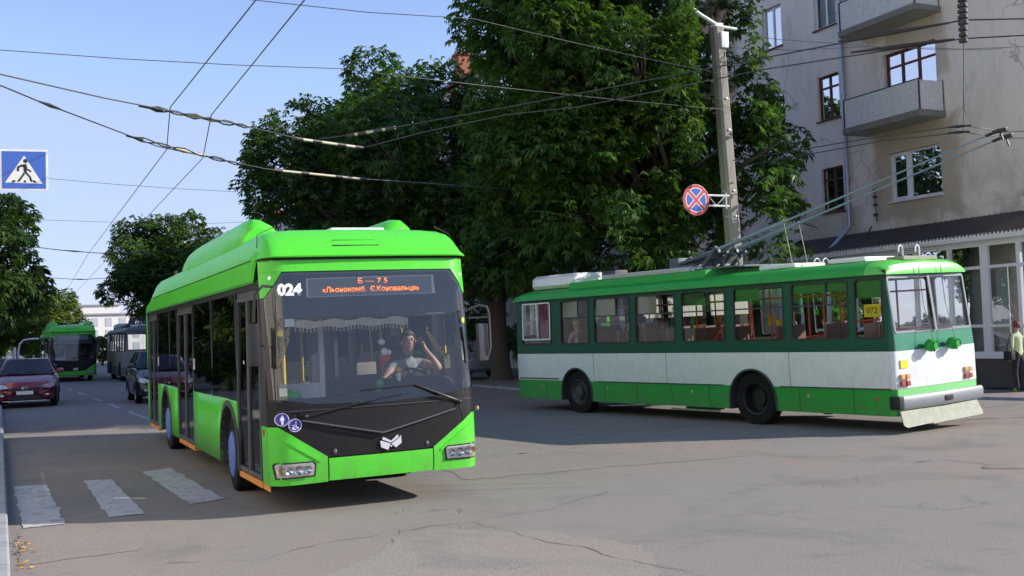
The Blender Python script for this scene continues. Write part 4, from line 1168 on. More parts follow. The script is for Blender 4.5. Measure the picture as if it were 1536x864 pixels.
    b = MB(); b.box(-1.2, 1.2, 4.0, 8.0, .36, .8); b.box(-1.2, 1.2, .15, 2.5, .36, .8); b.box(-1.2, 1.2, 9.5, 11, .36, .8); b.box(-.75, .75, 2.5, 9.6, .4, .8)
    for yc in (3.25, 8.72):
        for s in (1, -1): b.box(*sorted((s * .76, s * 1.2)), yc - .62, yc + .62, 1.10, 1.13); b.box(*sorted((s * .74, s * .76)), yc - .62, yc + .62, .3, 1.13); b.box(*sorted((s * .76, s * 1.2)), yc - .63, yc - .60, .3, 1.12); b.box(*sorted((s * .76, s * 1.2)), yc + .60, yc + .63, .3, 1.12)
    b.box(-1.15, -.95, 4.3, 5.2, .25, .36); b.build('chassis', M_black, root)
    b = MB(); b.box(-1.2, -1.17, 4.2, 5.6, .22, .255, .005); b.build('side_rail', M_cream, root)
    # interior
    b = MB(); b.box(-.73, .73, .2, L - .35, .84, .87)
    for s in (1, -1):
        for ya, yb2 in ((.2, 2.6), (3.9, 8.07), (9.37, L - .4)): b.box(*sorted((s * .735, s * 1.2)), ya, yb2, .84, .87)
    b.build('floor', M_floor, root)
    b = MB(); b.box(-1.12, 1.12, .25, L - .4, 2.70, 2.72); b.build('ceiling', M_int, root)
    for s in (1, -1):
        b = MB(); b.box(*sorted((s * 1.17, s * 1.19)), .2, L - .4, 1.14, 1.62); b.build('inner_wall', M_int, root)
    if full:
        for k, y in enumerate((.9, 1.75, 2.9, 4.3, 5.1, 5.9, 6.62, 7.5, 8.2, 8.95)):
            for x in (-.93, -.5) + ((.93,) if k in (2, 5, 6, 7) else ()):
                b = MB(); b.box(x - .2, x + .2, y - .2, y + .22, 1.26, 1.33, .02); b.box(x - .2, x + .2, y - .26, y - .2, 1.33, 1.92, .025); b.box(x - .04, x + .04, y - .1, y + .1, .87, 1.26)
                st = b.build('seat', M_oseat, root, 50)
        b = MB()
        for y in (.9, 2.2, 3.0, 4.0, 4.6, 5.6, 6.7, 7.8): b.tube([(-.28, y, .87), (-.28, y, 2.70)], .02, 6); b.tube([(.62, y + .3, .87), (.62, y + .3, 2.7)], .02, 6)
        for x in (-.6, .5): b.tube([(x, .5, 2.45), (x, 9.2, 2.45)], .018, 6)
        b.tube([(1.0, 2.4, 1.75), (.3, 3.3, 1.6)], .02, 6); b.tube([(-.9, 4.5, 1.65), (-.9, 4.15, 2.05)], .022, 6); b.tube([(-1.05, .35, 1.78), (1.05, .35, 1.78)], .02, 6); b.tube([(-1.05, .95, 1.95), (-.3, .95, 1.95)], .02, 6)
        b.build('handrail', M_rail, root, 60)
        b = MB()
        for x, y, z in ((-.28, 4.6, 2.0), (-.28, 3.0, 2.05), (.62, 4.3, 2.0), (-.28, 7.8, 1.95), (-.28, 3.3, 1.9)): b.box(x - .06, x + .06, y - .05, y + .05, z - .12, z + .12, .03)
        b.build('ticket_validator', M_yellow, root, 50)
        for (a, c), q in zip(LWN[4:7], (.5, .55, .6)):
            b = MB(); b.grid(lambda y, z: SLf(y, z, .07 + .012 * math.sin(y * 55)), [c - (c - a) * q * k / 24 for k in range(25)], [2.28, 2.66]); b.build('curtain', M_curtain, root, 60)
        for i in (4, 5, 6):
            a, c = RWN[i]; b = MB(); b.grid(lambda y, z: SRt(y, z, .07 + .012 * math.sin(y * 50)), [a + (c - a) * k / 30 for k in range(31)], [2.15, 2.67]); b.build('curtain', M_curtain, root, 60)
        b = MB(); a, c = LWN[7]; b.grid(lambda y, z: SLf(y, z, .07 + .015 * math.sin(y * 40)), [a + .05 + .52 * k / 20 for k in range(21)], [1.8, 2.66]); b.build('curtain', M_purple, root, 60)
        for (a, c), z0 in ((LWN[3], 2.40), (LWN[2], 2.42), (LWN[1], 2.50), (LWN[0], 2.36)):
            b = MB(); cc = a + .1 if a > .5 else a
            b.strip(lambda y, z, d=0: SLf(y, z, .045), (a + c) / 2 if a > 1 else a, c, z0, 2.67); b.build('green_pane_top', M_green_strip, root)  # opaque green strip inside the upper pane
        b = MB(); b.box(-1.2, 1.15, 9.72, 9.76, .87, 1.95); b.box(-.1, .0, 9.71, 9.77, .87, 2.7); b.box(-1.2, 1.15, 9.72, 9.76, 2.5, 2.7); b.box(-1.19, -.6, 9.71, 9.77, 1.95, 2.5); b.build('cab_partition', mat('brown_partition', (.21, .135, .11), .6, var=.2), root)
    return root

wavy(M_ogreen, .2); wavy(M_owhite, .2); wavy(M_odark, .15)
grime(M_ogreen, .3, .85, amt=.7); grime(M_owhite, .6, 1.5, (.30, .28, .24), .4)
PAL = dict(skirt=M_ogreen, rskirt=M_ogreen_sunlit, mid=M_owhite, band=M_odark, rband=mat('sunlit_rear_band_green', (.03, .22, .13), .35, dirt=.08), roof=M_ogreen, cap=M_ocap_sunlit, bumper=M_bumper, drum=M_ogreen)  # rear band is the bottle green lightened as if sunlit
b2 = old_bus((14.728, 13.869, .015), R(10.333), R(-1.5), 'older green and white high floor trolleybus seen from behind, turning before the chestnut trees', None, PAL)
M2 = Matrix.Translation(b2.location) @ b2.rotation_euler.to_matrix().to_4x4()
PAL2 = dict(skirt=mat('faded_grey_paint', (.14, .14, .145), .5, dirt=.3), rskirt=mat('faded_grey_paint', (.14, .14, .145), .5), mid=mat('faded_cream_paint', (.27, .245, .23), .5, dirt=.25), band=mat('faded_cream_paint', (.27, .245, .23), .5), rband=mat('faded_cream_paint', (.27, .245, .23), .5), roof=mat('faded_grey_paint', (.14, .14, .145), .5), cap=mat('faded_grey_paint', (.14, .14, .145), .5), bumper=M_trim, drum=M_trim)
b4 = old_bus((6.35, 60.5, 0), R(1.0), 0, 'faded grey and cream old trolleybus far up the street behind the dark car', None, PAL2, full=False, plates=False)
# second modern trolleybus further up the street
b3 = copy_tree(b1, None, skip=('fleet_number', 'lace_valance', 'tinsel_garland', 'yellow_disc', 'paper_notice', 'route_text'))
b3.location = (2.75, 66.5, 0); b3.rotation_euler = (0, 0, R(180 + 1.5))
tag(b3, 'distant green trolleybus facing the camera far up the street behind the maroon car', 'trolleybus', 'green low floor trolleybuses')
# ------------------------------------------------------------------ apartment building with shop
def stucco(name, a, b_, c_, stain=.8, patches=None):
    m, nt, b, out = _nt(name)
    co = N(nt, 'ShaderNodeNewGeometry').outputs['Position']
    mp = N(nt, 'ShaderNodeMapping'); mp.inputs['Scale'].default_value = (1, 1, .35); nt.links.new(co, mp.inputs[0])
    c = mixc(nt, ramp(nt, noise(nt, co, .25, 5, .6, .4), .38, .62), a, b_)
    c = mixc(nt, ramp(nt, noise(nt, mp.outputs[0], .9, 7, .68, .8), .50, .72), c, c_)
    st = ramp(nt, noise(nt, mp.outputs[0], 2.2, 7, .72, .5), .55, .75)
    k = N(nt, 'ShaderNodeMath', operation='MULTIPLY'); nt.links.new(st, k.inputs[0]); k.inputs[1].default_value = .45 * stain
    c = mixc(nt, k.outputs[0], c, (.20, .17, .14))
    # darker dirt climbing from the shop roof
    sx = N(nt, 'ShaderNodeSeparateXYZ'); nt.links.new(co, sx.inputs[0])
    low = N(nt, 'ShaderNodeMapRange'); nt.links.new(sx.outputs[2], low.inputs[0]); low.inputs[1].default_value = 7.0; low.inputs[2].default_value = 4.6
    n5 = ramp(nt, noise(nt, co, .8, 6, .7, .6), .42, .58)
    q = N(nt, 'ShaderNodeMath', operation='MULTIPLY'); nt.links.new(low.outputs[0], q.inputs[0]); nt.links.new(n5, q.inputs[1])
    q2 = N(nt, 'ShaderNodeMath', operation='MULTIPLY'); nt.links.new(q.outputs[0], q2.inputs[0]); q2.inputs[1].default_value = .6 * stain
    c = mixc(nt, q2.outputs[0], c, (.24, .19, .145))
    vm = N(nt, 'ShaderNodeTexNoise'); vm.inputs['Scale'].default_value = 1.3; vm.inputs['Detail'].default_value = 5; nt.links.new(co, vm.inputs['Vector'])
    va = N(nt, 'ShaderNodeVectorMath', operation='MULTIPLY_ADD'); nt.links.new(vm.outputs['Color'], va.inputs[0]); va.inputs[1].default_value = (1.2, 1.2, 1.2); nt.links.new(co, va.inputs[2])
    vv = N(nt, 'ShaderNodeTexVoronoi', feature='DISTANCE_TO_EDGE'); vv.inputs['Scale'].default_value = .38; nt.links.new(va.outputs[0], vv.inputs['Vector'])
    vk = ramp(nt, vv.outputs['Distance'], .003, .012, (1, 1, 1), (0, 0, 0))
    vq = N(nt, 'ShaderNodeMath', operation='MULTIPLY'); nt.links.new(vk, vq.inputs[0]); nt.links.new(ramp(nt, noise(nt, co, .5, 3), .48, .6), vq.inputs[1])
    vq2 = N(nt, 'ShaderNodeMath', operation='MULTIPLY'); nt.links.new(vq.outputs[0], vq2.inputs[0]); vq2.inputs[1].default_value = .55
    c = mixc(nt, vq2.outputs[0], c, (.16, .14, .12))
    mps = N(nt, 'ShaderNodeMapping'); mps.inputs['Scale'].default_value = (3, 3, .12); nt.links.new(co, mps.inputs[0])
    dr_ = ramp(nt, noise(nt, mps.outputs[0], 1.1, 5, .7), .56, .78)
    dq = N(nt, 'ShaderNodeMath', operation='MULTIPLY'); nt.links.new(dr_, dq.inputs[0]); dq.inputs[1].default_value = .35 * stain
    c = mixc(nt, dq.outputs[0], c, (.30, .25, .20))
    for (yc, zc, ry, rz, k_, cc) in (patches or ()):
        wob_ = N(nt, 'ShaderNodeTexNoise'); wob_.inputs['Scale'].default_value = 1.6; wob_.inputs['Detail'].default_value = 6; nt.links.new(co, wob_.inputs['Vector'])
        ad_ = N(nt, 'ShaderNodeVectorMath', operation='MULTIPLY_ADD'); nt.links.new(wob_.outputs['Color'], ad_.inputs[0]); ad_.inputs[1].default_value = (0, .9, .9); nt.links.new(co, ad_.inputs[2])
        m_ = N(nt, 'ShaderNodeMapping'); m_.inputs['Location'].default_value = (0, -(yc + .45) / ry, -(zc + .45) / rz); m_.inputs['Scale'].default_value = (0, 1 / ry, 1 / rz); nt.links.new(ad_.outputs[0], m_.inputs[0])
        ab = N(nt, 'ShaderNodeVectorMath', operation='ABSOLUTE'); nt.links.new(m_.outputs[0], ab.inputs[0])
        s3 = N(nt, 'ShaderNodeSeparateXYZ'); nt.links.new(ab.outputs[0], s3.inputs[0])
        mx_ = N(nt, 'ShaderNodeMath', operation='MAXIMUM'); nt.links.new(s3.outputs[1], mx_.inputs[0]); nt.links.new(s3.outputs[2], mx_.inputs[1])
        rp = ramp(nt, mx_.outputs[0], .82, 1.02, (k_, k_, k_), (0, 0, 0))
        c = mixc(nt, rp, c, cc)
    nt.links.new(c, b.inputs['Base Color']); b.inputs['Roughness'].default_value = .92; b.inputs['Specular IOR Level'].default_value = .2
    bn = N(nt, 'ShaderNodeBump'); bn.inputs['Strength'].default_value = .35; bn.inputs['Distance'].default_value = .02
    nt.links.new(noise(nt, co, 14, 6, .7), bn.inputs['Height']); nt.links.new(bn.outputs[0], b.inputs['Normal'])
    return m
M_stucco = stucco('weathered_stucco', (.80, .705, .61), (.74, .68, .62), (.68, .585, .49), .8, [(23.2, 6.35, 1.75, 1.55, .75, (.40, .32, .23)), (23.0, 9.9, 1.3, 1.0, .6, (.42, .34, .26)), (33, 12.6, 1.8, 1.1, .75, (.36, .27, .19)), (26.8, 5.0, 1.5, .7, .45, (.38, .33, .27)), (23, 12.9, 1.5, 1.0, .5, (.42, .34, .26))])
M_stucco2 = stucco('pale_stucco', (.60, .57, .52), (.55, .52, .48), (.50, .46, .42), .5)
M_conc = mat('stained_concrete', (.40, .39, .36), .9, var=.3, scale=3, bump=.4, bscale=25, dirt=.5, dirtcol=(.13, .12, .09))
M_pebble = mat('pebbledash_panel', (.66, .65, .62), .9, var=.3, scale=14, bump=.5, bscale=40, dirt=.75, dirtcol=(.26, .25, .22))
M_slabedge = mat('mossy_slab_edge', (.20, .19, .16), .95, var=.4, scale=5, bump=.5)
M_brown = mat('brown_wood_frame', (.085, .032, .022), .55, var=.25)
M_redwood = mat('dark_red_wood', (.12, .022, .022), .5, var=.25)
M_pvc = mat('white_window_frame', (.74, .76, .80), .35, var=.03)
M_wglass = glass('house_glass', (.72, .77, .79), 1.5, .0, .04, (.3, .3, .3), wob=.06, refl=1.0)
M_tile = mat('brown_roof_tile', (.034, .026, .028), .5, var=.2, scale=6)
M_redroof = mat('red_clay_tile', (.34, .10, .06), .8, var=.25, scale=4)
M_brick = mat('red_brick', (.36, .13, .08), .85, var=.25, scale=8)
M_net = mat('net_curtain', (.55, .55, .52), .9, var=.15, stretch=(1, 10, 1))
M_zinc = mat('zinc_pipe', (.42, .45, .50), .4, .7, var=.15)
M_dark = mat('room_darkness', (.05, .05, .055), .9)
M_plinth = mat('dark_plinth', (.085, .085, .09), .9, var=.3, scale=2, bump=.3, dirt=.3)

FX = 24.0
def BF(y, z, d=0.0): return Vector((FX + d, y, z))

def house(name, y0, y1, eave, m_wall, label, cols, floors, z_first, shop=None, south=True, detail=True):
    root = empty(name, (FX, (y0 + y1) / 2, 0), 0, label, 'building')
    off = Vector((FX, (y0 + y1) / 2, 0))
    def bld(b, nm, m, par=root, smooth=None):
        o = b.build(nm, m, par, smooth)
        if par is root: o.location = -off
        return o
    b = MB()
    b.face([BF(y0, -.02), BF(y1, -.02), BF(y1, z_first), BF(y0, z_first)])
    ed = [y0] + [(cols[i][1] + cols[i + 1][0]) / 2 for i in range(len(cols) - 1)] + [y1]
    for k in range(floors):
        z0, z1 = z_first + 3.03 * k, z_first + 3.03 * (k + 1)
        sill = z0 + .75
        for i, (a, c, kind) in enumerate(cols):
            zb = sill if not (kind == 'B' and k > 0) else sill - .62
            b.hole_cell(BF, ed[i], ed[i + 1], z0, z1, a, c, zb, sill + 1.45, 0, .16)
    zt = z_first + 3.03 * floors
    b.face([BF(y0, zt), BF(y1, zt), BF(y1, eave), BF(y0, eave)])
    X2 = FX + 12
    b.face([(FX, y0, -.02), (X2, y0, -.02), (X2, y0, eave), (FX + 6, y0, eave + 3), (FX, y0, eave)]); b.face([(FX, y1, -.02), (X2, y1, -.02), (X2, y1, eave), (FX + 6, y1, eave + 3), (FX, y1, eave)])
    b.face([(X2, y0, -.02), (X2, y1, -.02), (X2, y1, eave), (X2, y0, eave)])
    bld(b, 'wall', m_wall)
    b = MB(); b.prism([(FX - .5, y0 - .4, eave - .05), (FX + 6, y0 - .4, eave + 3.1), (X2 + .5, y0 - .4, eave - .05), (X2 + .5, y0 - .4, eave + .12), (FX + 6, y0 - .4, eave + 3.28), (FX - .5, y0 - .4, eave + .12)], (0, y1 - y0 + .8, 0)); rf = bld(b, 'roof', M_redroof)
    return root, off, bld, rf

def window(bld, root, a, c, zb, zt, mf, kind, curtain=None, d=.10, sill=True, m_sill=None):
    b = MB(); g = .06
    b.ring_frame(lambda u, v, dd: BF(u, v, dd), a + .005, c - .005, zb + .005, zt - .005, g, 0, d, d + .06)
    if kind == 'wide':      # narrow casement and a wide fixed light
        ym = a + (c - a) * .64
        b.box(FX + d - .005, FX + d + .055, ym - .06, ym + .06, zb, zt)
        b.ring_frame(lambda u, v, dd: BF(u, v, dd), ym + .05, c - .05, zb + .05, zt - .05, .06, 0, d - .012, d + .05)
    elif kind == 'three':
        for q in (.36, .68): b.box(FX + d - .005, FX + d + .055, a + (c - a) * q - .04, a + (c - a) * q + .04, zb, zt)
        b.box(FX + d - .003, FX + d + .05, a, c, zt - .45, zt - .39)
    else:
        ym = (a + c) / 2; b.box(FX + d - .005, FX + d + .055, ym - .035, ym + .035, zb, zt)
        if kind == 'old': b.box(FX + d - .003, FX + d + .05, a, c, zt - .42, zt - .36)
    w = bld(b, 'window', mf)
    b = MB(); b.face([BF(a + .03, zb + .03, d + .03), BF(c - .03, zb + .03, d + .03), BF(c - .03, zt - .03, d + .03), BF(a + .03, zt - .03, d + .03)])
    o = b.build('pane', M_wglass, w)
    b = MB(); b.face([BF(a - .05, zb - .05, 1.0), BF(c + .05, zb - .05, 1.0), BF(c + .05, zt + .05, 1.0), BF(a - .05, zt + .05, 1.0)]); b.build('room_darkness_sheet', M_dark, w)  # dark sheet paints the unlit depth of the room
    if curtain:
        b = MB()
        if curtain == 'blind': b.prism([BF(a + .08, zb + .70, d + .12), BF(a + (c - a) * .62, zb + .42, d + .12), BF(a + (c - a) * .62, zt, d + .12), BF(a + .08, zt, d + .12)], (.004, 0, 0)); mm = mat('green_grey_blind', (.26, .31, .30), .8); b.prism([BF(a + (c - a) * .66, zb, d + .12), BF(c - .08, zb, d + .12), BF(c - .08, zt, d + .12), BF(a + (c - a) * .66, zt, d + .12)], (.004, 0, 0))
        else:
            mm = M_net
            q0, q1 = (a + .03, c - .03) if curtain == 'full' else (a + (c - a) * .52, c - .04) if curtain == 'half' else (a + .05, a + (c - a) * .45)
            b.grid(lambda y, z: BF(y, z, d + .15 + .02 * math.sin(y * 40)), [q0 + (q1 - q0) * k / 30 for k in range(31)], [zb, zt])
        b.build('curtain', mm, w)
    if sill:
        b = MB(); b.box(FX - .07, FX + d, a - .05, c + .05, zb - .05, zb - .012, .004); b.build('sill', m_sill or mf, w)
    return w

def balcony(bld, root, y0, y1, z):
    b = MB(); x0 = 23.02
    b.prism([(x0, y0, z), (x0, y1, z), (FX, y1, z), (FX, y0, z)], (0, 0, .10))
    bal = bld(b, 'balcony', M_conc)
    b = MB(); b.box(x0 - .03, x0 + .03, y0 - .02, y1 + .02, z - .02, z + .17, .01); b.box(x0 - .02, FX - .005, y0 - .03, y0 + .02, z - .015, z + .16, .01); b.box(x0 - .02, FX - .005, y1 - .02, y1 + .03, z - .015, z + .16, .01); b.build('slab_edge', M_slabedge, bal)
    b = MB()
    n = 3
    for k in range(n):
        a, c = y0 + .06 + (y1 - y0 - .12) * k / n, y0 + .06 + (y1 - y0 - .12) * (k + 1) / n - .015
        b.box(x0 + .02, x0 + .06, a, c, z + .18, z + 1.03, .006)
    for y in (y0 + .02, y1 - .06): b.box(x0 + .07, FX - .04, y, y + .04, z + .18, z + 1.02, .006)
    b.build('parapet', M_pebble, bal)
    b = MB()
    for y in (y0 + .02, y1 - .02): b.tube([(x0 + .03, y, z + .1), (x0 + .03, y, z + 1.05)], .025, 6); b.tube([(FX - .03, y, z + .1), (FX - .03, y, z + 1.05)], .018, 6)
    b.tube([(x0 + .03, y0, z + 1.05), (x0 + .03, y1, z + 1.05)], .018, 6)
    b.build('rail', mat('rusty_iron', (.06, .04, .035), .8, var=.3), bal)

COLS = [(22.2, 24.2, 'B'), (26.18, 27.2, 'N'), (28.85, 29.88, 'M'), (32.0, 34.0, 'B'), (36.0, 37.0, 'N'), (38.7, 39.7, 'M'), (41.6, 43.6, 'B'), (45.6, 46.6, 'N'), (48.3, 49.3, 'M'), (51.4, 53.4, 'B'), (55.5, 56.5, 'N'), (58.3, 59.3, 'M')]
A1, offA, bldA, roofA = house('apartment_building', 18.95, 64, 16.9, M_stucco, 'weathered pale stucco apartment block with concrete balconies above a glazed shop', COLS, 4, 4.78)
rw = random.Random(5)
for k in range(4):
    sill = 5.53 + 3.03 * k
    for i, (a, c, kd) in enumerate(COLS):
        if kd == 'B':
            if k == 0: window(bldA, A1, a, c, sill, sill + 1.45, M_pvc, 'wide', 'blind')
            else: window(bldA, A1, a, c, sill - .62, sill + 1.45, M_redwood, 'three', 'left' if i == 0 else 'half', sill=False)
        elif kd == 'N':
            old = k in (0, 1) if i == 1 else rw.random() < .5
            window(bldA, A1, a, c, sill, sill + 1.45, M_brown if old else M_pvc, 'old' if old else 'plain', ('half' if k == 1 else None) if old else 'full', m_sill=M_brown)
        else:
            old = k == 0 if i == 2 else rw.random() < .4
            window(bldA, A1, a, c, sill, sill + 1.45, M_brown if old else M_pvc, 'old' if old else 'plain', 'left' if not old else None, m_sill=M_brown)
    if k > 0:
        for y0, y1 in ((21.95, 25.0), (31.5, 34.55), (41.3, 44.3), (51.0, 54.0)): balcony(bldA, A1, y0, y1, 7.68 + 3.03 * (k - 1))
b = MB()
for y in (25.9, 44.9):
    b = MB(); b.tube([(23.9, y, 16.9), (23.9, y, 5.0), (23.86, y - .02, 4.9), (22.75, y - .25, 4.12), (22.7, y - .27, 3.9)], .065, 10)
    for z in (6.5, 9.2, 12.1, 15): b.lathe([(.08, -.03), (.08, .03)], (23.9, y, z), 'z', 10); b.box(23.9, 24.0, y - .02, y + .02, z - .02, z + .02)
    bldA(b, 'downpipe', M_zinc, smooth=60)
b = MB(); b.tube([(22.9, 24.3, 4.2), (23.95, 25.0, 4.86)], .025, 6); b.tube([(23.95, 24.75, 5.0), (23.9, 24.75, 6.0)], .015, 5)
for z in (5.2, 5.5, 5.75, 5.95): b.box(23.86, 23.96, 24.70, 24.80, z - .04, z + .04, .01)
bldA(b, 'wall_bracket', M_trim)
b = MB(); b.box(25.3, 26.2, 61.3, 62.2, 17, 19.9, .02); b.box(25.2, 26.3, 61.2, 62.3, 19.65, 19.8); bldA(b, 'chimney', M_brick)
# shop front
SX = 22.8
SY0, SY1 = 18.3, 28.1
b = MB(); b.box(SX, 24, SY0, SY1, .10, .93, .01); bldA(b, 'plinth', M_plinth)
b = MB()
mull = [18.8, 19.85, 21.0, 22.2, 23.4, 24.6, 25.8, 27.0, 28.05]
for i, y in enumerate(mull):
    w = .12 if i == 1 else .055
    b.box(SX - .02, SX + .08, y - w, y + w, .95, 3.88, .006)
for z, h in ((.97, .07), (1.71, .04), (3.24, .04), (3.86, .07)): b.box(SX - .012, SX + .07, SY0, SY1, z - h, z + h, .006)
b.box(SX - .08, SX + .1, SY0, SY1, .86, .95, .01)
sh = bldA(b, 'shop_window', M_pvc)
b = MB(); b.face([(SX + .03, SY0, .95), (SX + .03, SY1, .95), (SX + .03, SY1, 3.9), (SX + .03, SY0, 3.9)]); b.build('pane', M_wglass, sh)
b = MB(); b.box(SX + .06, SX + .1, 19.2, 19.55, .95, 3.2); b.box(SX + .5, SX + .55, 20.4, 21.1, 1, 3.1); b.grid(lambda y, z: Vector((SX + .3 + .03 * math.sin(y * 25), y, z)), [22.3 + 2.2 * k / 40 for k in range(41)], [1, 3.8]); b.build('display_screen', M_net, sh)
b = MB(); b.box(26.9, 27, SY0, SY1, 0, 4.2); b.box(SX + .1, 27, SY0, SY1, .1, .14); bldA(b, 'shop_interior', M_int)
b = MB(); b.box(SX - .30, SX + .02, SY0 - .1, SY1 + .1, 3.93, 4.06, .012)
n = 80
for k in range(n): b.tube([(SX - .31, SY0 + (SY1 - SY0) * k / n + .06, 4.0), (SX - .31, SY0 + (SY1 - SY0) * k / n + .06, 4.10)], .03, 6)
bldA(b, 'fascia', M_pvc)
b = MB(); nn = 360
b.grid(lambda y, t: Vector((SX - .34 + 1.55 * t, y, 4.10 + .72 * t - .02 * math.floor(t * 5) + .009 * math.sin((y - SY0) * 33))), [SY0 - .12 + (SY1 - SY0 + .24) * k / nn for k in range(nn + 1)], [0, .199, .2, .399, .4, .599, .6, .799, .8, 1])
b.face([(SX - .34, SY0 - .12, 4.1), (24, SY0 - .12, 4.1), (24, SY0 - .12, 4.8)]); b.face([(SX - .34, SY1 + .12, 4.1), (24, SY1 + .12, 4.1), (24, SY1 + .12, 4.8)]); b.face([(SX - .33, SY0, 4.07), (24, SY0, 4.07), (24, SY1, 4.07), (SX - .33, SY1, 4.07)])
bldA(b, 'awning_roof', M_tile, smooth=40)

# next block up the street
COLS2 = [(y, y + 1.3, 'N') for y in range(68, 126, 4)]
A2, offB, bldB, _ = house('apartment_building', 66, 128, 14.6, M_stucco2, 'pale apartment block further up the street, mostly hidden by trees', COLS2, 4, 1.4)
for k in range(4):
    for a, c, kd in COLS2: window(bldB, A2, a, c, 2.15 + 3.03 * k, 3.6 + 3.03 * k, M_pvc, 'plain', None, sill=False)
for y0, y1, zt in ((118, 120, 17.4), (90, 91.5, 17)):
    b = MB(); b.box(25.2, 26.6, y0, y1, 14, zt); bldB(b, 'chimney', M_brick)
# sunlit white block closing the street
A3 = empty('white_building', (18, 200, 0), 0, 'bright white block in full sun closing the far end of the street', 'building')
b = MB(); b.box(-10, 12, 0, 14, -.1, 7.7); b.box(-10, -2, -.3, 14, 7.7, 9.3); b.build('wall', mat('white_render', (.80, .77, .72), .9, var=.05), A3)
b = MB(); b.box(-10.3, 12.3, -.35, 14.3, 7.7, 7.95); b.box(-10.3, -1.8, -.6, 14.3, 9.3, 9.5); b.build('roof', M_grey_cover, A3)
for i in range(9):
    for z in (1.2, 3.5, 5.6):
        b = MB(); x = -9 + 2.3 * i; b.box(x, x + 1.1, -.05, .02, z, z + 1.5); b.build('window', mat('hazed_far_window', (.50, .53, .57), .3), A3)  # window colour paled to paint distance haze

# unseen house added left of the picture to bounce sunlight into the junction
A4 = empty('apartment_building', (-10, -2, 0), 0, 'unseen pale block added beyond the left edge to bounce sunlight into the street', 'building')
b = MB()
b.face([(-.001, -34, 0), (-.001, 34, 0), (-.001, 34, 1.4), (-.001, -34, 1.4)])
PW = lambda y, z, d=0.0: Vector((-d, y, z))
for k in range(5):
    for i in range(20):
        yc = -34 + 3.4 * i
        b.hole_cell(PW, yc, yc + 3.4, 1.4 + 3.0 * k, 4.4 + 3.0 * k, yc + 1.1, yc + 2.4, 2.2 + 3.0 * k, 3.7 + 3.0 * k, 0, .15)
b.face([(0, -34, 16.4), (0, 34, 16.4), (0, 34, 17), (0, -34, 17)]); b.face([(0, 34, 0), (-12, 34, 0), (-12, 34, 17), (0, 34, 17)]); b.face([(0, -34, 0), (-12, -34, 0), (-12, -34, 17), (0, -34, 17)]); b.face([(-12, -34, 0), (-12, 34, 0), (-12, 34, 17), (-12, -34, 17)])
b.build('wall', mat('bounce_house_wall', (.84, .80, .73), .9, var=.05, scale=.8, bump=.2), A4)
b = MB(); b.box(-12.3, .3, -34.3, 34.3, 17, 17.25); b.build('roof', M_grey_cover, A4)
for k in range(5):
    for i in range(20):
        yc = -34 + 3.4 * i
        b = MB(); b.ring_frame(PW, yc + 1.1, yc + 2.4, 2.2 + 3 * k, 3.7 + 3 * k, .07, 0, .08, .14); b.box(-.13, -.08, yc + 1.72, yc + 1.78, 2.2 + 3 * k, 3.7 + 3 * k); w = b.build('window', M_pvc, A4)
        b = MB(); b.face([PW(yc + 1.12, 2.22 + 3 * k, .11), PW(yc + 2.38, 2.22 + 3 * k, .11), PW(yc + 2.38, 3.68 + 3 * k, .11), PW(yc + 1.12, 3.68 + 3 * k, .11)]); b.build('pane', M_wglass, w)
# ------------------------------------------------------------------ trees
def add_leaves(name, parent, m, P, NRM, size, seed, k=5, aspect=.36, droop=.35, world_off=None):
    """palmate leaf sprays: k leaflets fanned round each point"""
    rs = np.random.RandomState(seed)
    n = len(P)
    up = np.array([0, 0, 1.0])
    nrm = NRM / (np.linalg.norm(NRM, axis=1, keepdims=True) + 1e-9)
    h = nrm.copy(); h[:, 2] *= .3; h += rs.normal(0, .35, h.shape); h /= np.linalg.norm(h, axis=1, keepdims=True) + 1e-9
    side = np.cross(h, up + rs.normal(0, .35, h.shape)); side /= np.linalg.norm(side, axis=1, keepdims=True) + 1e-9
    face = np.cross(side, h)
    V = np.zeros((n, k, 4, 3)); tint = np.zeros((n, k))
    base_t = rs.rand(n)
    sz = size * rs.uniform(.7, 1.25, n)
    for j in range(k):
        a = (j - (k - 1) / 2) / max(1, k - 1) * R(175) + rs.normal(0, .12, n)
        d = h * np.cos(a)[:, None] + side * np.sin(a)[:, None]
        l = sz * (1.0 - .25 * np.abs(a) / R(90))
        dr = -face * 0
        dn = np.zeros_like(d); dn[:, 2] = -droop * (1 + rs.rand(n) * .8)
        tip = P + (d + dn) * l[:, None]
        mid = P + (d + dn * .30) * (l * .58)[:, None]
        w = np.cross(d, face); w /= np.linalg.norm(w, axis=1, keepdims=True) + 1e-9
        w += rs.normal(0, .2, w.shape)
        ww = (l * aspect * .5)[:, None]
        V[:, j, 0] = P; V[:, j, 1] = mid + w * ww; V[:, j, 2] = tip; V[:, j, 3] = mid - w * ww
        tint[:, j] = np.clip(base_t * .75 + rs.rand(n) * .3, 0, 1)
    co = V.reshape(-1, 3).astype(np.float32)
    nf = n * k
    me = bpy.data.meshes.new(name)
    me.vertices.add(len(co)); me.vertices.foreach_set('co', co.ravel())
    me.loops.add(nf * 4); me.loops.foreach_set('vertex_index', np.arange(nf * 4, dtype=np.int32))
    me.polygons.add(nf); me.polygons.foreach_set('loop_start', np.arange(nf, dtype=np.int32) * 4)
    try: me.polygons.foreach_set('loop_total', np.full(nf, 4, dtype=np.int32))
    except Exception: pass
    me.update(calc_edges=True)
    at = me.attributes.new('tint', 'FLOAT', 'FACE'); at.data.foreach_set('value', tint.ravel().astype(np.float32))
    me.materials.append(m)
    o = bpy.data.objects.new(name, me); COL.objects.link(o)
    if parent is not None:
        o.parent = parent; KIDS.setdefault(parent.name, []).append(o)
    return o

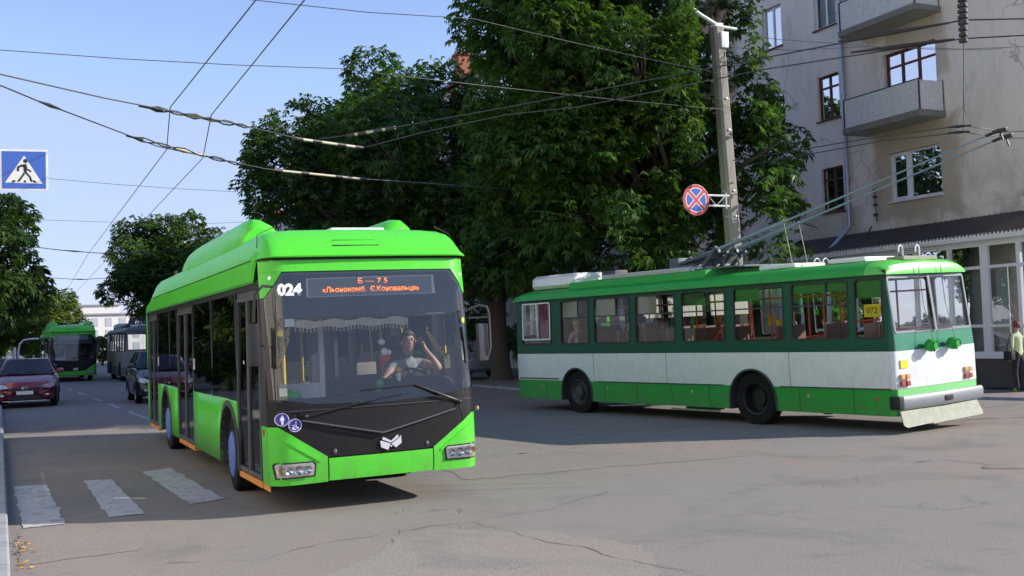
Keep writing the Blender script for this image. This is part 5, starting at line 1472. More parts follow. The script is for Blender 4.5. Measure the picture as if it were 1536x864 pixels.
M_bark = mat('grey_brown_bark', (.085, .07, .055), .95, var=.35, scale=3, bump=.9, bscale=14, stretch=(1, 1, .25))
M_leafA = leaf_mat('chestnut_leaf', (.028, .068, .013), (.086, .168, .032), .36)
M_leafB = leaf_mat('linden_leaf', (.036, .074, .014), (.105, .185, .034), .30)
M_leafD = leaf_mat('shaded_linden_leaf', (.014, .036, .008), (.050, .10, .020), .26)  # darker linden green: the left tree's shade is in the leaf colour
M_leafY = leaf_mat('yellow_green_leaf', (.06, .10, .014), (.14, .20, .03), .40)

def crown_points(lobes, n, rs, inner=.45):
    """points in the shells of the lobes, weighted to the outside"""
    w = np.array([r ** 2 for (_, _, _, r) in lobes]); w = w / w.sum()
    idx = rs.choice(len(lobes), n, p=w)
    L = np.array(lobes)[idx]
    d = rs.normal(0, 1, (n, 3)); d /= np.linalg.norm(d, axis=1, keepdims=True)
    rr = L[:, 3] * (inner + (1 - inner) * rs.rand(n) ** .6)
    P = L[:, :3] + d * rr[:, None] * np.array([1, 1, .82])
    return P, d

def make_tree(name, loc, trunk_h, trunk_r, centre, radii, nl, lr, nleaf, leaf, mleaf, label, group=None, seed=1, trunk_lean=(0, 0), extra=(), k=5, cat='tree', keep=None):
    root = empty(name, loc, 0, label, cat, group)
    rnd = random.Random(seed); rs = np.random.RandomState(seed)
    lobes = []
    for i in range(nl):
        for _ in range(40):
            d = Vector((rnd.gauss(0, 1), rnd.gauss(0, 1), rnd.gauss(0, 1))).normalized()
            q = rnd.uniform(.45, .92)
            p = Vector((centre[0] + d.x * radii[0] * q, centre[1] + d.y * radii[1] * q, centre[2] + d.z * radii[2] * q))
            if all((p - Vector(l[:3])).length > lr * .75 for l in lobes): break
        lobes.append((p.x, p.y, p.z, lr * rnd.uniform(.75, 1.2)))
    lobes += list(extra)
    b = MB()
    top = Vector((trunk_lean[0], trunk_lean[1], trunk_h))
    tp = [Vector((0, 0, -.15)), Vector((0, 0, .25)), top * .5 + Vector((rnd.uniform(-.1, .1), rnd.uniform(-.1, .1), 0)), top, Vector((centre[0], centre[1], centre[2] + radii[2] * .4)).lerp(top, .35)]
    b.tube(tp, [trunk_r * 1.45, trunk_r * 1.08, trunk_r * .92, trunk_r * .8, trunk_r * .3], 12)
    for i, l in enumerate(lobes):
        e = Vector(l[:3])
        if keep is not None and not keep(e): continue
        s0 = top * rnd.uniform(.72, 1.0) if i % 2 else tp[3].lerp(tp[4], rnd.uniform(0, .7))
        mid = s0.lerp(e, .5) + Vector((rnd.uniform(-.3, .3), rnd.uniform(-.3, .3), rnd.uniform(.1, .6)))
        r0 = trunk_r * rnd.uniform(.22, .4)
        b.tube([s0, mid, e], [r0, r0 * .6, r0 * .2], 7)
        for q in range(3):
            dd = Vector((rnd.gauss(0, 1), rnd.gauss(0, 1), rnd.gauss(0, .7))).normalized() * l[3] * .8
            if keep is not None and not (keep(e + dd) and keep(e + dd * .5)): continue
            b.tube([mid.lerp(e, .6), e + dd * .5, e + dd], [r0 * .3, r0 * .2, r0 * .06], 5)
    b.build('trunk', M_bark, root, 60)
    P, D = crown_points(lobes, nleaf, rs)
    # hollow the lobes unevenly so that clumps and gaps appear
    nz = np.array([mnoise.noise(Vector((p[0] * .9 + seed, p[1] * .9, p[2] * .9))) for p in P])
    ok = nz > -.22
    if keep is not None: ok &= np.array([keep(p) for p in P])
    P, D = P[ok], D[ok]
    add_leaves('crown', root, mleaf, P, D, leaf, seed + 5, k)
    return root

# the two big chestnuts behind the buses
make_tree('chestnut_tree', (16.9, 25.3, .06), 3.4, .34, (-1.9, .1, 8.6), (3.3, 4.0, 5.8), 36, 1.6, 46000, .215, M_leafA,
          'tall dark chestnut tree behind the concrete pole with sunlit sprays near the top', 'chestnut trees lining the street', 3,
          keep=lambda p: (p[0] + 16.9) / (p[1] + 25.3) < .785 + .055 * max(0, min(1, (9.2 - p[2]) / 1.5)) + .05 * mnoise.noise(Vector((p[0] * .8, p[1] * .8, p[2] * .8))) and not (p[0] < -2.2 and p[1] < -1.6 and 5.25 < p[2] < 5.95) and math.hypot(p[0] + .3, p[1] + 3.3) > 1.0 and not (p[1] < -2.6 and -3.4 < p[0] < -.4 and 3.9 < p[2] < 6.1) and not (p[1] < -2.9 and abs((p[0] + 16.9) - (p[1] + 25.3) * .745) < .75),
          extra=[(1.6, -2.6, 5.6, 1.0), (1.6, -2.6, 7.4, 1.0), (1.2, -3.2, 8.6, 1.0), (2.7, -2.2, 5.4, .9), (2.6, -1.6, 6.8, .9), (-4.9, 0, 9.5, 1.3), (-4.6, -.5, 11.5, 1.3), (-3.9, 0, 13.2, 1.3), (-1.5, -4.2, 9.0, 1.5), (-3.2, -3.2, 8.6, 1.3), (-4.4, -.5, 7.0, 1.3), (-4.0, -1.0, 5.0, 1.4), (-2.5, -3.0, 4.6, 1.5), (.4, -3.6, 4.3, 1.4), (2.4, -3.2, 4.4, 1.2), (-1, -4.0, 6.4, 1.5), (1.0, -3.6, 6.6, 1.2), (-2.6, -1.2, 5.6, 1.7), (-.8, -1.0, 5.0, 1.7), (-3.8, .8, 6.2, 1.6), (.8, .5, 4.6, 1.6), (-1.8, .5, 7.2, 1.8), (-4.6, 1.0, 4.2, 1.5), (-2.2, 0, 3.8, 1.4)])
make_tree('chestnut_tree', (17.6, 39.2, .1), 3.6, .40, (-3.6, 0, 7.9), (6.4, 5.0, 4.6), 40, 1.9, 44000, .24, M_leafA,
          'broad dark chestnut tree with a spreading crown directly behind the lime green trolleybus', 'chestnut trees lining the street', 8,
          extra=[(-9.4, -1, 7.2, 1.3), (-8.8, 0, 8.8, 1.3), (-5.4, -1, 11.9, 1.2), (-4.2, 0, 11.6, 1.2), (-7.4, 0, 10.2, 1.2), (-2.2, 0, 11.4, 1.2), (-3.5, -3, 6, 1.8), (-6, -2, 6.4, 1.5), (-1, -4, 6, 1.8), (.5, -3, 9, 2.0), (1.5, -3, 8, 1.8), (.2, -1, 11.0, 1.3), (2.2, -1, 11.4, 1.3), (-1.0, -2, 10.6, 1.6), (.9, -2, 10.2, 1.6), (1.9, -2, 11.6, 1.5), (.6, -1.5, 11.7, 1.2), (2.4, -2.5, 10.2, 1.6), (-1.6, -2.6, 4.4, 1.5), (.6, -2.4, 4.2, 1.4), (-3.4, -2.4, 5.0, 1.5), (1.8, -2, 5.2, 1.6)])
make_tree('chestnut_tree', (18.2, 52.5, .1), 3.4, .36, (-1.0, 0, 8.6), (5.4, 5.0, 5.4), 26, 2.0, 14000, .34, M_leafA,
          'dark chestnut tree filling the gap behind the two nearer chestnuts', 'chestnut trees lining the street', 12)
make_tree('linden_tree', (13.2, 77, .1), 2.6, .3, (-3.6, 0, 6.6), (4.3, 4.5, 3.8), 30, 1.6, 15000, .34, M_leafB,
          'rounded tree standing above the far end of the lime green trolleybus roof', None, 21,
          extra=[(-7.6, -.5, 5.6, 1.0), (-2.6, 0, 3.4, 1.7), (-.5, 0, 4.0, 1.8), (-2.4, 0, 10.3, 1.2), (-3.8, 0, 9.9, 1.2), (-.6, -.5, 9.0, 1.3), (.2, 0, 7.2, 1.4)])
# left side of the street
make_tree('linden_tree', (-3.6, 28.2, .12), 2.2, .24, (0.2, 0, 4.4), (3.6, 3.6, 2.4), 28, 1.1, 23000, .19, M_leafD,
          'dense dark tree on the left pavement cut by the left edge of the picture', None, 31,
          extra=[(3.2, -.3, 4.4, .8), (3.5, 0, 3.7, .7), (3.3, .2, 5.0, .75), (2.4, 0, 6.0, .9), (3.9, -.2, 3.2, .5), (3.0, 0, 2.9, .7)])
make_tree('linden_tree', (-4.8, 58, .12), 2.0, .22, (0.8, 0, 4.0), (4.0, 4.0, 3.0), 22, 1.4, 9000, .27, M_leafB,
          'leafy tree in dappled light between the left pavement and the maroon car', None, 41)
make_tree('linden_tree', (-4.4, 84, .12), 2.4, .24, (2.0, 0, 4.4), (4.0, 4.0, 3.2), 20, 1.6, 7000, .33, M_leafY,
          'yellow green tree in sun above the left side of the distant trolleybus', None, 43)
make_tree('linden_tree', (-.5, 135, .12), 2.4, .24, (3.0, 0, 4.8), (4.4, 4.0, 3.6), 24, 1.6, 8000, .46, M_leafY,
          'bright yellow green sunlit tree behind the roof of the distant trolleybus', None, 47)
make_tree('linden_tree', (7.8, 120, .02), 1.2, .12, (0, 0, 2.1), (1.3, 1.3, 1.3), 10, .8, 1500, .32, M_leafB,
          'small green tree before the white block at the end of the street', None, 49)
# shrubs in the shade along the house
for i, (x, y, w, h) in enumerate(((21.2, 31.5, 2.0, 1.5), (21.4, 36, 2.3, 1.7), (20.8, 42, 2.4, 1.6), (21, 48, 2.6, 1.9), (20.5, 56, 3, 2.2))):
    make_tree('shrub', (x, y, .1), .5, .06, (0, 0, h), (w * .8, w * .9, h * .8), 10, .8, 2600, .20, M_leafA,
              ['round dark shrub below the left end of the shop roof', 'dark shrub between the chestnut trunks and the house wall', 'shady shrub right of the big leaning chestnut trunk', 'low dark bush deep in the shade behind the chestnuts', 'bulky bush far back in the shade of the street trees'][i], 'shrubs along the house', 60 + i, cat='shrub')

for i, (x, y, w, h) in enumerate(((-3.4, 46, 1.6, 1.0), (-3.2, 66, 2.4, 1.5), (-3.0, 98, 3.0, 1.8), (13.5, 92, 3.0, 2.0))):
    make_tree('shrub', (x, y, .1), .5, .06, (0, 0, h), (w * .8, w * 1.3, h * .8), 10, .8, 2600, .24, M_leafB,
              ['low green shrub behind the silver car at the left edge', 'green bush beneath the tree left of the distant trolleybus', 'far green bush by the left pavement beyond the white hooped post', 'far bush on the right pavement behind the old grey trolleybus'][i], 'shrubs far up the street', 80 + i, cat='shrub')

for (x, y, h, r, lb) in ((-7.2, 44, 5.2, 3.6, 'leafy tree on the left pavement behind the silver car, mostly cut by the picture edge'), (-7.4, 70, 5.4, 4.0, 'tall leafy tree at the far left behind the tree in dappled light'), (-7.0, 106, 5.4, 4.4, 'far leafy tree behind the yellow green tree on the left')):
    make_tree('linden_tree', (x, y, .1), 2.2, .26, (0, 0, h), (r, r * 1.2, r * .95), 22, 1.5, 8000, .30, M_leafB, lb, None, int(y))
# ------------------------------------------------------------------ pole, signs
M_polec = mat('pole_concrete', (.30, .28, .24), .9, var=.2, scale=3, bump=.5, bscale=25, dirt=.35, dirtcol=(.16, .14, .11), stretch=(1, 1, .4))
pole = empty('concrete_pole', (16.62, 22.0, .1), 0, 'leaning concrete street pole with white boxes and lamp arm at its top', 'pole')
b = MB()
ax = Vector((-.40, 0, 9.45))
rg = []
for t, w in ((-.01, .18), (.35, .172), (.7, .162), (1.0, .15)):
    c = ax * t; q = w * .62
    rg.append([c + Vector(p) for p in ((w, q, 0), (q, w, 0), (-q, w, 0), (-w, q, 0), (-w, -q, 0), (-q, -w, 0), (q, -w, 0), (w, -q, 0))])
b.loft(rg, True, True); b.build('shaft', M_polec, pole, 30)
b = MB(); c = ax; b.box(c.x - .12, c.x + .12, -.12, .12, c.z - .12, c.z + .10, .03); b.box(c.x + .0, c.x + .22, -.20, .05, c.z - .55, c.z - .14, .02); b.build('junction_box', M_white, pole, 40)
b = MB(); b.tube([c + Vector((.05, 0, .05)), c + Vector((-.5, 0, .30)), c + Vector((-1.3, 0, .75)), c + Vector((-2.4, 0, 1.25)), c + Vector((-3.2, 0, 1.42))], [.055, .05, .045, .04, .04], 8); b.tube([c + Vector((0, 0, .05)), c + Vector((.62, 0, .02))], .04, 8); b.build('lamp_arm', M_white, pole, 60)
b = MB(); b.ball(c + Vector((-3.6, 0, 1.42)), (.42, .16, .09), 12); b.build('lamp_head', M_white, pole, 60)
for z in (4.6, 5.25, 7.6, 6.8):
    b = MB(); q = ax * (z / 9.45); b.lathe([(.195 - .004 * (z - 4.6), -.025), (.201 - .004 * (z - 4.6), 0), (.195 - .004 * (z - 4.6), .025)], (q.x, q.y, z), 'z', 8); b.build('clamp_band', M_steel, pole, 40)
b = MB(); b.tube([c + Vector((.2, -.2, -.6))] + [c + Vector((.2 + .05 * math.cos(k), -.22 + .05 * math.sin(k), -.65 - .03 * k)) for k in range(12)], .015, 5)
b.build('cable_coil', M_trim, pole, 40)

# no stopping sign
sg = empty('road_sign', (15.18, 21.72, 5.07), 0, 'round blue no stopping sign with red border and red cross, bracketed to the concrete pole', 'road sign')
M_sblue = mat('sign_blue', (.045, .13, .52), .35, var=.06); M_sred = mat('sign_red', (.62, .07, .07), .35, var=.06); M_swhite = mat('sign_white', (.75, .76, .76), .4, var=.04)
Rr = .385
b = MB()
def ringd(r0, r1, y, m, n=48):
    for k in range(n):
        a0, a1 = 2 * PI * k / n, 2 * PI * (k + 1) / n
        b.face([(r0 * math.cos(a0), y, r0 * math.sin(a0)), (r0 * math.cos(a1), y, r0 * math.sin(a1)), (r1 * math.cos(a1), y, r1 * math.sin(a1)), (r1 * math.cos(a0), y, r1 * math.sin(a0))], m)
b.lathe([(.001, .012), (Rr, .012), (Rr + .006, .006), (Rr + .004, 0), (Rr - .005, -.004)], (0, 0, 0), 'y', 48, m=3)
ringd(Rr * .80, Rr * .995, -.005, 0); ringd(Rr * .745, Rr * .80, -.005, 1)
b.disc((0, -.004, 0), Rr * .75, 'y', 48, 2)
for a in (PI / 4, -PI / 4):
    for w, y, m in ((.058, -.0055 - (.0005 if a > 0 else 0), 1), (.036, -.0068 - (.0005 if a > 0 else 0), 0)):
        d = Vector((math.cos(a), 0, math.sin(a))); n = Vector((-d.z, 0, d.x)); L = Rr * (.775 if m == 1 else .82)
        b.face([Vector((0, y, 0)) + d * sx * L + n * sy * w for sx, sy in ((-1, -1), (1, -1), (1, 1), (-1, 1))], m)
b.build('sign_face', [M_sred, M_swhite, M_sblue, M_steel], sg, 30, normals=False)
b = MB()
for z in (.13, -.13): b.tube([(.1, .03, z), (1.02, .03, z)], .026, 6)
b.tube([(.92, .02, -.2), (.92, .02, .2)], .02, 6); b.tube([(.38, .03, .13), (.62, .03, -.12), (.9, .03, .12)], .012, 5)
b.build('bracket', M_white, sg, 50)

# pedestrian crossing sign
ps = empty('road_sign', (.07, 16.0, 4.41), 0, 'square blue pedestrian crossing sign with white triangle hanging at the upper left', 'road sign')
ps.rotation_euler = (0, 0, R(-8))
b = MB(); b.box(-.305, .305, -.006, .006, -.285, .285, .003, m=1)
b.box(-.278, .278, -.0095, -.006, -.258, .258, 0, m=0)
b.face([(x, -.0115, z) for x, z in ((-.24, -.175), (.235, -.19), (.005, .20))], 1)
def fig(P): b.face([(x, -.0135, z) for x, z in P], 2)
fig([(.02 + .028 * math.cos(k * PI / 6), .125 + .028 * math.sin(k * PI / 6)) for k in range(12)])
fig([(-.03, .075), (.03, .08), (.045, .03), (.035, -.03), (-.0, -.03), (-.005, .03)])
fig([(-.03, .075), (-.005, .05), (-.06, .03), (-.062, -.02), (-.088, -.02), (-.085, .045)])
fig([(.0, -.03), (.035, -.03), (.085, -.09), (.115, -.165), (.085, -.165), (.06, -.095)])
fig([(.0, -.03), (.012, -.06), (-.06, -.165), (-.09, -.165), (-.03, -.08)])
fig([(.045, .02), (.095, -.01), (.09, -.035), (.045, -.005)])
for x in (-.135, .02, .15): fig([(x - .03, -.172), (x + .012, -.175), (x + (.035 if x < 0 else 0 if x < .1 else -.01), -.145), (x - (.0 if x < 0 else .015 if x < .1 else .035), -.142)])
b.build('sign_face', [M_sblue, M_swhite, M_black], ps, normals=False)
b = MB(); b.tube([(-1.1, .03, .15), (.2, .03, .15)], .022, 6); b.tube([(-1.1, .03, -.15), (.2, .03, -.15)], .022, 6); b.build('bracket', M_steel, ps, 50)
post = empty('sign_post', (-1.05, 16.15, .12), 0, 'grey steel post outside the left edge that carries the crossing sign', 'post')
b = MB(); b.tube([(0, 0, 0), (0, 0, 4.9)], .045, 10); b.ball((0, 0, 4.9), .046, 8); b.build('shaft', M_steel, post, 60)
# white hooped post by the left pavement
hp = empty('lamp_post', (-.15, 56, .12), 0, 'slim white post with a curved top arm behind the maroon car', 'post')
b = MB(); b.tube([(.04, 0, 0), (.04, 0, 1.75), (.10, 0, 2.1), (.26, 0, 2.28), (.60, 0, 2.33), (.95, 0, 2.33)], .045, 8); b.build('hoop', M_white, hp, 60)
b = MB(); b.box(-.16, -.06, -.03, .03, 0, 1.95, .01); b.lathe([(.001, -.05), (.17, -.05), (.17, -.03), (.001, -.03)], (-.12, 0, 1.15), 'y', 20); b.build('sign_plate', M_gloss_white, hp, 40)

# ------------------------------------------------------------------ overhead wires
M_wire = mat('dark_wire', (.045, .048, .055), .5, .4)
M_ins = mat('insulator_dark', (.022, .018, .018), .5)
M_insl = mat('insulator_beam', (.46, .42, .34), .5, var=.2)
def wire(pts, r, label, group, fit=(), sag=.0, name='overhead_wire', mw=None):
    P = []
    for i in range(len(pts) - 1):
        a, c = Vector(pts[i]), Vector(pts[i + 1]); n = max(2, int((c - a).length / 1.5))
        for k in range(n):
            t = k / n; p = a.lerp(c, t); p.z -= sag * 4 * t * (1 - t); P.append(p)
    P.append(Vector(pts[-1]))
    mid = len(P) // 2; base = P[mid].copy()
    root = empty(name, base, 0, label, 'wire', group)
    b = MB(); b.tube([p - base for p in P], r, 6); b.build('cable', mw or M_wire, root, 60)
    for p, q, kind in fit:
        p, q = Vector(p) - base, Vector(q) - base
        d = (q - p); L = d.length; d.normalize(); s = d.cross(Vector((0, 0, 1))).normalized()
        b = MB()
        if kind == 'wavy':
            n = 14
            for o in (1, -1): b.tube([p + d * L * k / n + Vector((0, 0, .034 * o * math.sin(k * 1.35))) + s * .022 * o for k in range(n + 1)], .014, 6)
            b.tube([p + d * L * .35, p + d * L * .62], .026, 8, m=1); b.tube([p - d * .2, p + d * .25], .022, 6)
        elif kind == 'beam':
            b.tube([p, q], .028, 8, m=1); 
            for t in (0, .3, .7, 1): c = p.lerp(q, t); b.tube([c - d * .10, c + d * .10], .038, 8)
        elif kind == 'dark':
            b.tube([p, p.lerp(q, .5), q], [.014, .032, .014], 8)
        else:
            b.tube([p, q], .035, 8)
            n = 6
            for k in range(n + 1): c = p.lerp(q, k / n); b.tube([c - d * .02, c + d * .02], .06, 10)
        b.build('insulator', [M_ins, M_insl], root, 50)
    return root
WZ = 5.7
gT = 'trolleybus contact wires over the street'
wire([(2.7, -9, 5.85), (2.4, 11.6, WZ), (2.2, 17.4, WZ), (2.6, 21.2, WZ), (2.5, 45.4, WZ), (2.75, 75, WZ), (3.4, 130, WZ)], .0085, 'left contact wire running away over the street towards its far end', gT)
wire([(3.2, -9, 5.85), (2.9, 11.4, WZ), (2.9, 17.8, WZ), (3.4, 22, WZ), (3.4, 42.4, WZ), (3.4, 75, WZ), (4.0, 130, WZ)], .0085, 'right contact wire running away over the street towards its far end', gT)
gC = 'contact wires crossing the junction'
wire([(-7.5, 10.4, 5.9), (-.2, 15.9, WZ), (1.2, 17.0, WZ), (3.4, 18.4, WZ), (4.9, 19.6, WZ), (6.2, 20.1, WZ), (6.83, 18.2, WZ), (7.65, 16.45, WZ), (8.58, 15.52, WZ), (9.98, 12.51, WZ), (11.6, 10.24, WZ), (12.29, 9.85, WZ), (17, 7.2, 5.8)], .010,
     'upper crossing wire that bends at a long pale insulator beam in front of the trees', gC,
     [((1.9, 17.5, WZ), (3.7, 18.65, WZ), 'wavy'), ((4.75, 19.5, WZ), (6.1, 20.08, WZ), 'beam'), ((10.6, 11.3, WZ), (11.5, 10.3, WZ), 'dark'), ((11.6, 10.24, WZ - .03), (11.6, 10.24, WZ + .45), 'stack')])
wire([(-7.5, 11.6, 5.9), (-.2, 16.6, WZ), (.3, 17.5, WZ), (2.4, 20.9, WZ), (4.9, 23.1, WZ), (7.0, 24.0, WZ), (14.5, 25.7, WZ), (17.0, 26.2, WZ)], .011,
     'lower crossing wire descending from the left edge and running on into the chestnut tree', gC,
     [((.3, 17.5, WZ), (.62, 18.0, WZ), 'dark'), ((1.9, 20.1, WZ), (4.3, 22.7, WZ), 'wavy'), ((5.2, 23.25, WZ), (7.4, 24.1, WZ), 'beam')])
b_ = mat('worn_bright_wire', (.40, .40, .38), .45, .6)
wire([(7.4, 24.1, WZ + .004), (14.3, 25.66, WZ + .004)], .013, 'bright worn steel section of the crossing wire in front of the dark crown', gC, mw=b_)
wire([(5.14, 19.39, WZ), (5.77, 18.68, WZ), (6.02, 18.22, WZ), (6.82, 16.85, WZ), (7.4, 15.91, WZ), (9.55, 11.97, WZ), (10.88, 9.59, WZ), (11.6, 9.29, WZ), (17, 6.8, 5.8)], .010,
     'second crossing wire curving to the upper right corner above the round sign', gC, [((5.6, 18.9, WZ), (6.1, 18.1, WZ), 'beam'), ((10.02, 10.9, WZ), (10.8, 9.75, WZ), 'dark'), ((10.88, 9.59, WZ - .03), (10.88, 9.59, WZ + .4), 'stack')])
gS = 'thin span wires'
wire([(-6, 18.4, 6.9), (-.24, 18.08, 6.6), (5.06, 17.65, 6.6), (16.4, 21.8, 7.4)], .006, 'thin span wire high on the left ending against the tree', gS, sag=.04)
wire([(-6, 15.8, 7.3), (3.19, 15.64, 7.0), (6.66, 15.47, 7.0), (16.4, 21.8, 8.3)], .006, 'thin span wire along the very top of the sky', gS, sag=.04)
wire([(-5, 25.6, 6.3), (.68, 27.48, 6.0), (5.43, 28.95, 6.0), (16.5, 32, 6.8)], .005, 'faint span wire level with the bottom of the crossing sign', gS, sag=.03)
wire([(-5, 36, 6.3), (.79, 36.36, 6.0), (5.97, 36.71, 6.0), (16.5, 38, 6.8)], .005, 'faint span wire below the crossing sign over the far street', gS, sag=.03)
wire([(-3, 43, 6.2), (1.5, 45.2, 5.8), (2.6, 46.2, 5.8), (3.5, 47, 5.8), (9, 49, 6.3)], .016, 'dark knotted span wire low between the two tree crowns', gS, [((1.5, 45.2, 5.8), (2.4, 46.0, 5.8), 'dark'), ((3.0, 46.5, 5.8), (3.5, 47, 5.8), 'dark')])
wire([(-3, 62, 6.1), (3.0, 63, 5.7), (9, 64, 6.1)], .016, 'farthest dark span wire with a black insulator between the crowns', gS, [((2.6, 62.9, 5.72), (3.4, 63.1, 5.72), 'dark')])
gR = 'wires at the upper right before the house'
wire([(14.0, 18.6, 5.5), (15.17, 15.49, 5.5), (15.9, 14.15, 5.5), (17.01, 14.18, 5.44), (20, 13.0, 5.5)], .010, 'contact wire touched by the left trolley pole of the older trolleybus', gR, [((15.75, 14.4, 5.5), (16.05, 14.1, 5.5), 'dark')])
wire([(14.6, 18.9, 5.46), (15.56, 15.9, 5.5), (16.3, 14.5, 5.46), (17.56, 14.52, 5.40), (20.5, 13.4, 5.5)], .010, 'contact wire touched by the right trolley pole of the older trolleybus', gR, [((16.15, 14.75, 5.48), (16.4, 14.45, 5.47), 'dark')])
wire([(11.6, 10.24, 5.7), (16.3, 14.5, 5.47)], .005, 'thin vertical looking tie between the dark insulators and the trolley heads', gR)
wire([(16.3, 21.9, 9.45), (18.8, 20.62, 9.0), (21.71, 20.14, 9.0), (24.7, 19.87, 9.2)], .006, 'upper thin cable from the pole top to the house', gR, sag=.06)
wire([(16.4, 21.8, 9.0), (18.46, 19.14, 8.5), (22.3, 17.9, 8.5), (25, 16.8, 8.7)], .006, 'lower thin cable from the pole boxes past the balconies', gR, sag=.08)

# ------------------------------------------------------------------ cars
M_cglass = glass('car_glass', (.10, .12, .13), 1.5, .0, .05, (.2, .2, .2))
def make_car(loc, rz, L, W, H, paint, label, group, seed=0, suv=False, badge=True):
    root = empty('parked_car' if group == 'cars' else 'car', loc, rz, label, 'car')
    w = W / 2; hs = H * .665
    st = [(0.0, .70, .36, .44), (-.05, .82, .28, .50), (-.16, .90, .24, .50 * H), (-.55, .96, .22, .585 * H), (-1.05, .98, .22, .635 * H), (-1.35, .985, .22, hs), (-2.4, 1, .22, hs + .02), (-L + .9, 1, .24, hs + .05), (-L + .35, .96, .27, hs + .04), (-L + .08, .88, .32, hs - .06), (-L, .78, .40, hs - .2)]
    rings = []
    for y, s, z0, z1 in st:
        a = w * s; m = (z0 + z1) / 2
        half = [(a * .80, z0), (a * .95, z0 + .05), (a * .985, z0 + .16), (a, m), (a * .99, z1 - .12), (a * .93, z1 - .03), (a * .80, z1 + .012), (a * .45, z1 + .03), (0, z1 + .035)]
        yy = lambda x: y - (.22 if y > -.6 else .0) * (abs(x) / w) ** 2.2
        rings.append([Vector((x, yy(x), z)) for x, z in half] + [Vector((-x, yy(x), z)) for x, z in half[-2::-1]])
    b = MB(); b.loft(rings, True, True); body = b.build('body', paint, root, 35)
    yb, yt, yr, yk = -1.18, -2.0, -L + 1.25, -L + .35
    zb, zt = hs + .0, H - .05
    wb, wt = w * .90, w * .68
    C = {}
    for s in (1, -1):
        C[s] = [Vector((s * wb, yb, zb)), Vector((s * wt, yt, zt)), Vector((s * wt * 1.02, yr, zt)), Vector((s * wb * .97, yk, zb + .05))]
    b = MB()
    def bow(p, q, r0, t, m=8, dy=.10):
        return None
    n = 8
    b.grid(lambda u, v: (C[-1][0].lerp(C[1][0], u)).lerp(C[-1][1].lerp(C[1][1], u), v) + Vector((0, .16 * (1 - (2 * u - 1) ** 2), .02 * (1 - (2 * u - 1) ** 2))), [k / n for k in range(n + 1)], [0, .5, 1]); b.build('windscreen', M_cglass, root, 60)
    b = MB(); b.grid(lambda u, v: (C[-1][3].lerp(C[1][3], u)).lerp(C[-1][2].lerp(C[1][2], u), v) - Vector((0, .10 * (1 - (2 * u - 1) ** 2), 0)), [k / n for k in range(n + 1)], [0, .5, 1]); b.build('rear_window', M_cglass, root, 60)
    for s in (1, -1):
        b = MB(); b.face(C[s]); b.build('side_window', M_cglass, root)
    b = MB()
    b.grid(lambda u, v: (C[-1][1].lerp(C[1][1], u)).lerp(C[-1][2].lerp(C[1][2], u), v) + Vector((0, .16 * (1 - (2 * u - 1) ** 2) * (1 - v) - .10 * (1 - (2 * u - 1) ** 2) * v, .05 * (1 - (2 * u - 1) ** 4) * (.4 + .6 * math.sin(PI * min(1, max(0, v)))))), [k / n for k in range(n + 1)], [k / 6 for k in range(7)])
    for s in (1, -1):
        b.tube(C[s], [.035, .04, .04, .06], 6); p = C[s][0].lerp(C[s][3], .5); q = C[s][1].lerp(C[s][2], .55); b.tube([p, q], .035, 6)
    b.build('roof', paint, root, 50)
    b = MB(); b.box(-w * .8, w * .8, yk - .1, yb + .1, .3, hs - .02); b.build('cabin', M_black, root)
    for s in (1, -1):
        b = MB(); b.box(*sorted((s * (w + .0), s * (w + .20))), yb - .25, yb - .10, zb + .02, zb + .17, .04); b.tube([(s * w * .9, yb - .18, zb + .05), (s * (w + .05), yb - .18, zb + .08)], .03, 6); b.build('mirror', paint, root, 50)
        b = MB()
        b.prism([(s * w * .52, -.05, .40 * H + .0), (s * w * .60, -.10, .455 * H), (s * w * .90, -.36, .495 * H), (s * w * .93, -.34, .43 * H), (s * w * .80, -.18, .385 * H)], (0, .05, .015)); hl = b.build('headlight', mat('headlamp_pale', (.62, .64, .68), .12, .3, var=.2, scale=20), root, 40)
        b = MB(); b.ball((s * w * .68, -.14, .44 * H), .045, 10); b.build('lamp_bowl', M_chrome, hl, 60)
        b = MB(); b.box(*sorted((s * w * .62, s * w * .84)), -.14, -.01, .24 * H, .28 * H, .02); fg = b.build('fog_lamp', M_black, root, 40)
        b = MB(); b.ball((s * w * .70, .0, .262 * H), (.06, .02, .035), 8); b.build('lamp_lens', M_white, fg, 60)
        b = MB(); b.box(*sorted((s * w * .60, s * w * .92)), -L - .01, -L + .1, hs - .28, hs - .12, .02); b.build('tail_lamp', M_red, root, 40)
        for yc in (-.92, -L + .85):
            wh = wheel(root, s * (w - .12), yc, .345, .22, M_alu, s, 0, 'hub')
            b = MB(); rg = []
            for k in range(15):
                a = PI * k / 14; rg.append([Vector((s * (w + .012), yc + .41 * math.cos(a), .345 + .41 * math.sin(a))), Vector((s * (w + .012), yc + .345 * math.cos(a), .345 + .345 * math.sin(a))), Vector((s * (w - .22), yc + .345 * math.cos(a), .345 + .345 * math.sin(a)))])
            b.loft(rg, False, False); b.build('wheel_arch', M_black, root, 40)
    b = MB(); b.prism([(-w * .42, .0, .33 * H), (w * .42, .0, .33 * H), (w * .5, -.03, .41 * H), (-w * .5, -.03, .41 * H)], (0, .018, 0)); b.prism([(-w * .55, .0, .17 * H), (w * .55, .0, .17 * H), (w * .42, .0, .265 * H), (-w * .42, .0, .265 * H)], (0, .016, 0)); b.build('grille', M_black, root)
    b = MB(); b.box(-.26, .26, .012, .03, .275 * H, .275 * H + .115, .004); b.build('number_plate', M_gloss_white, root)
    b = MB(); b.box(-w * .70, w * .70, -.06, .022, .135 * H, .135 * H + .028, .008); b.build('bumper_trim', M_alu, root, 40)
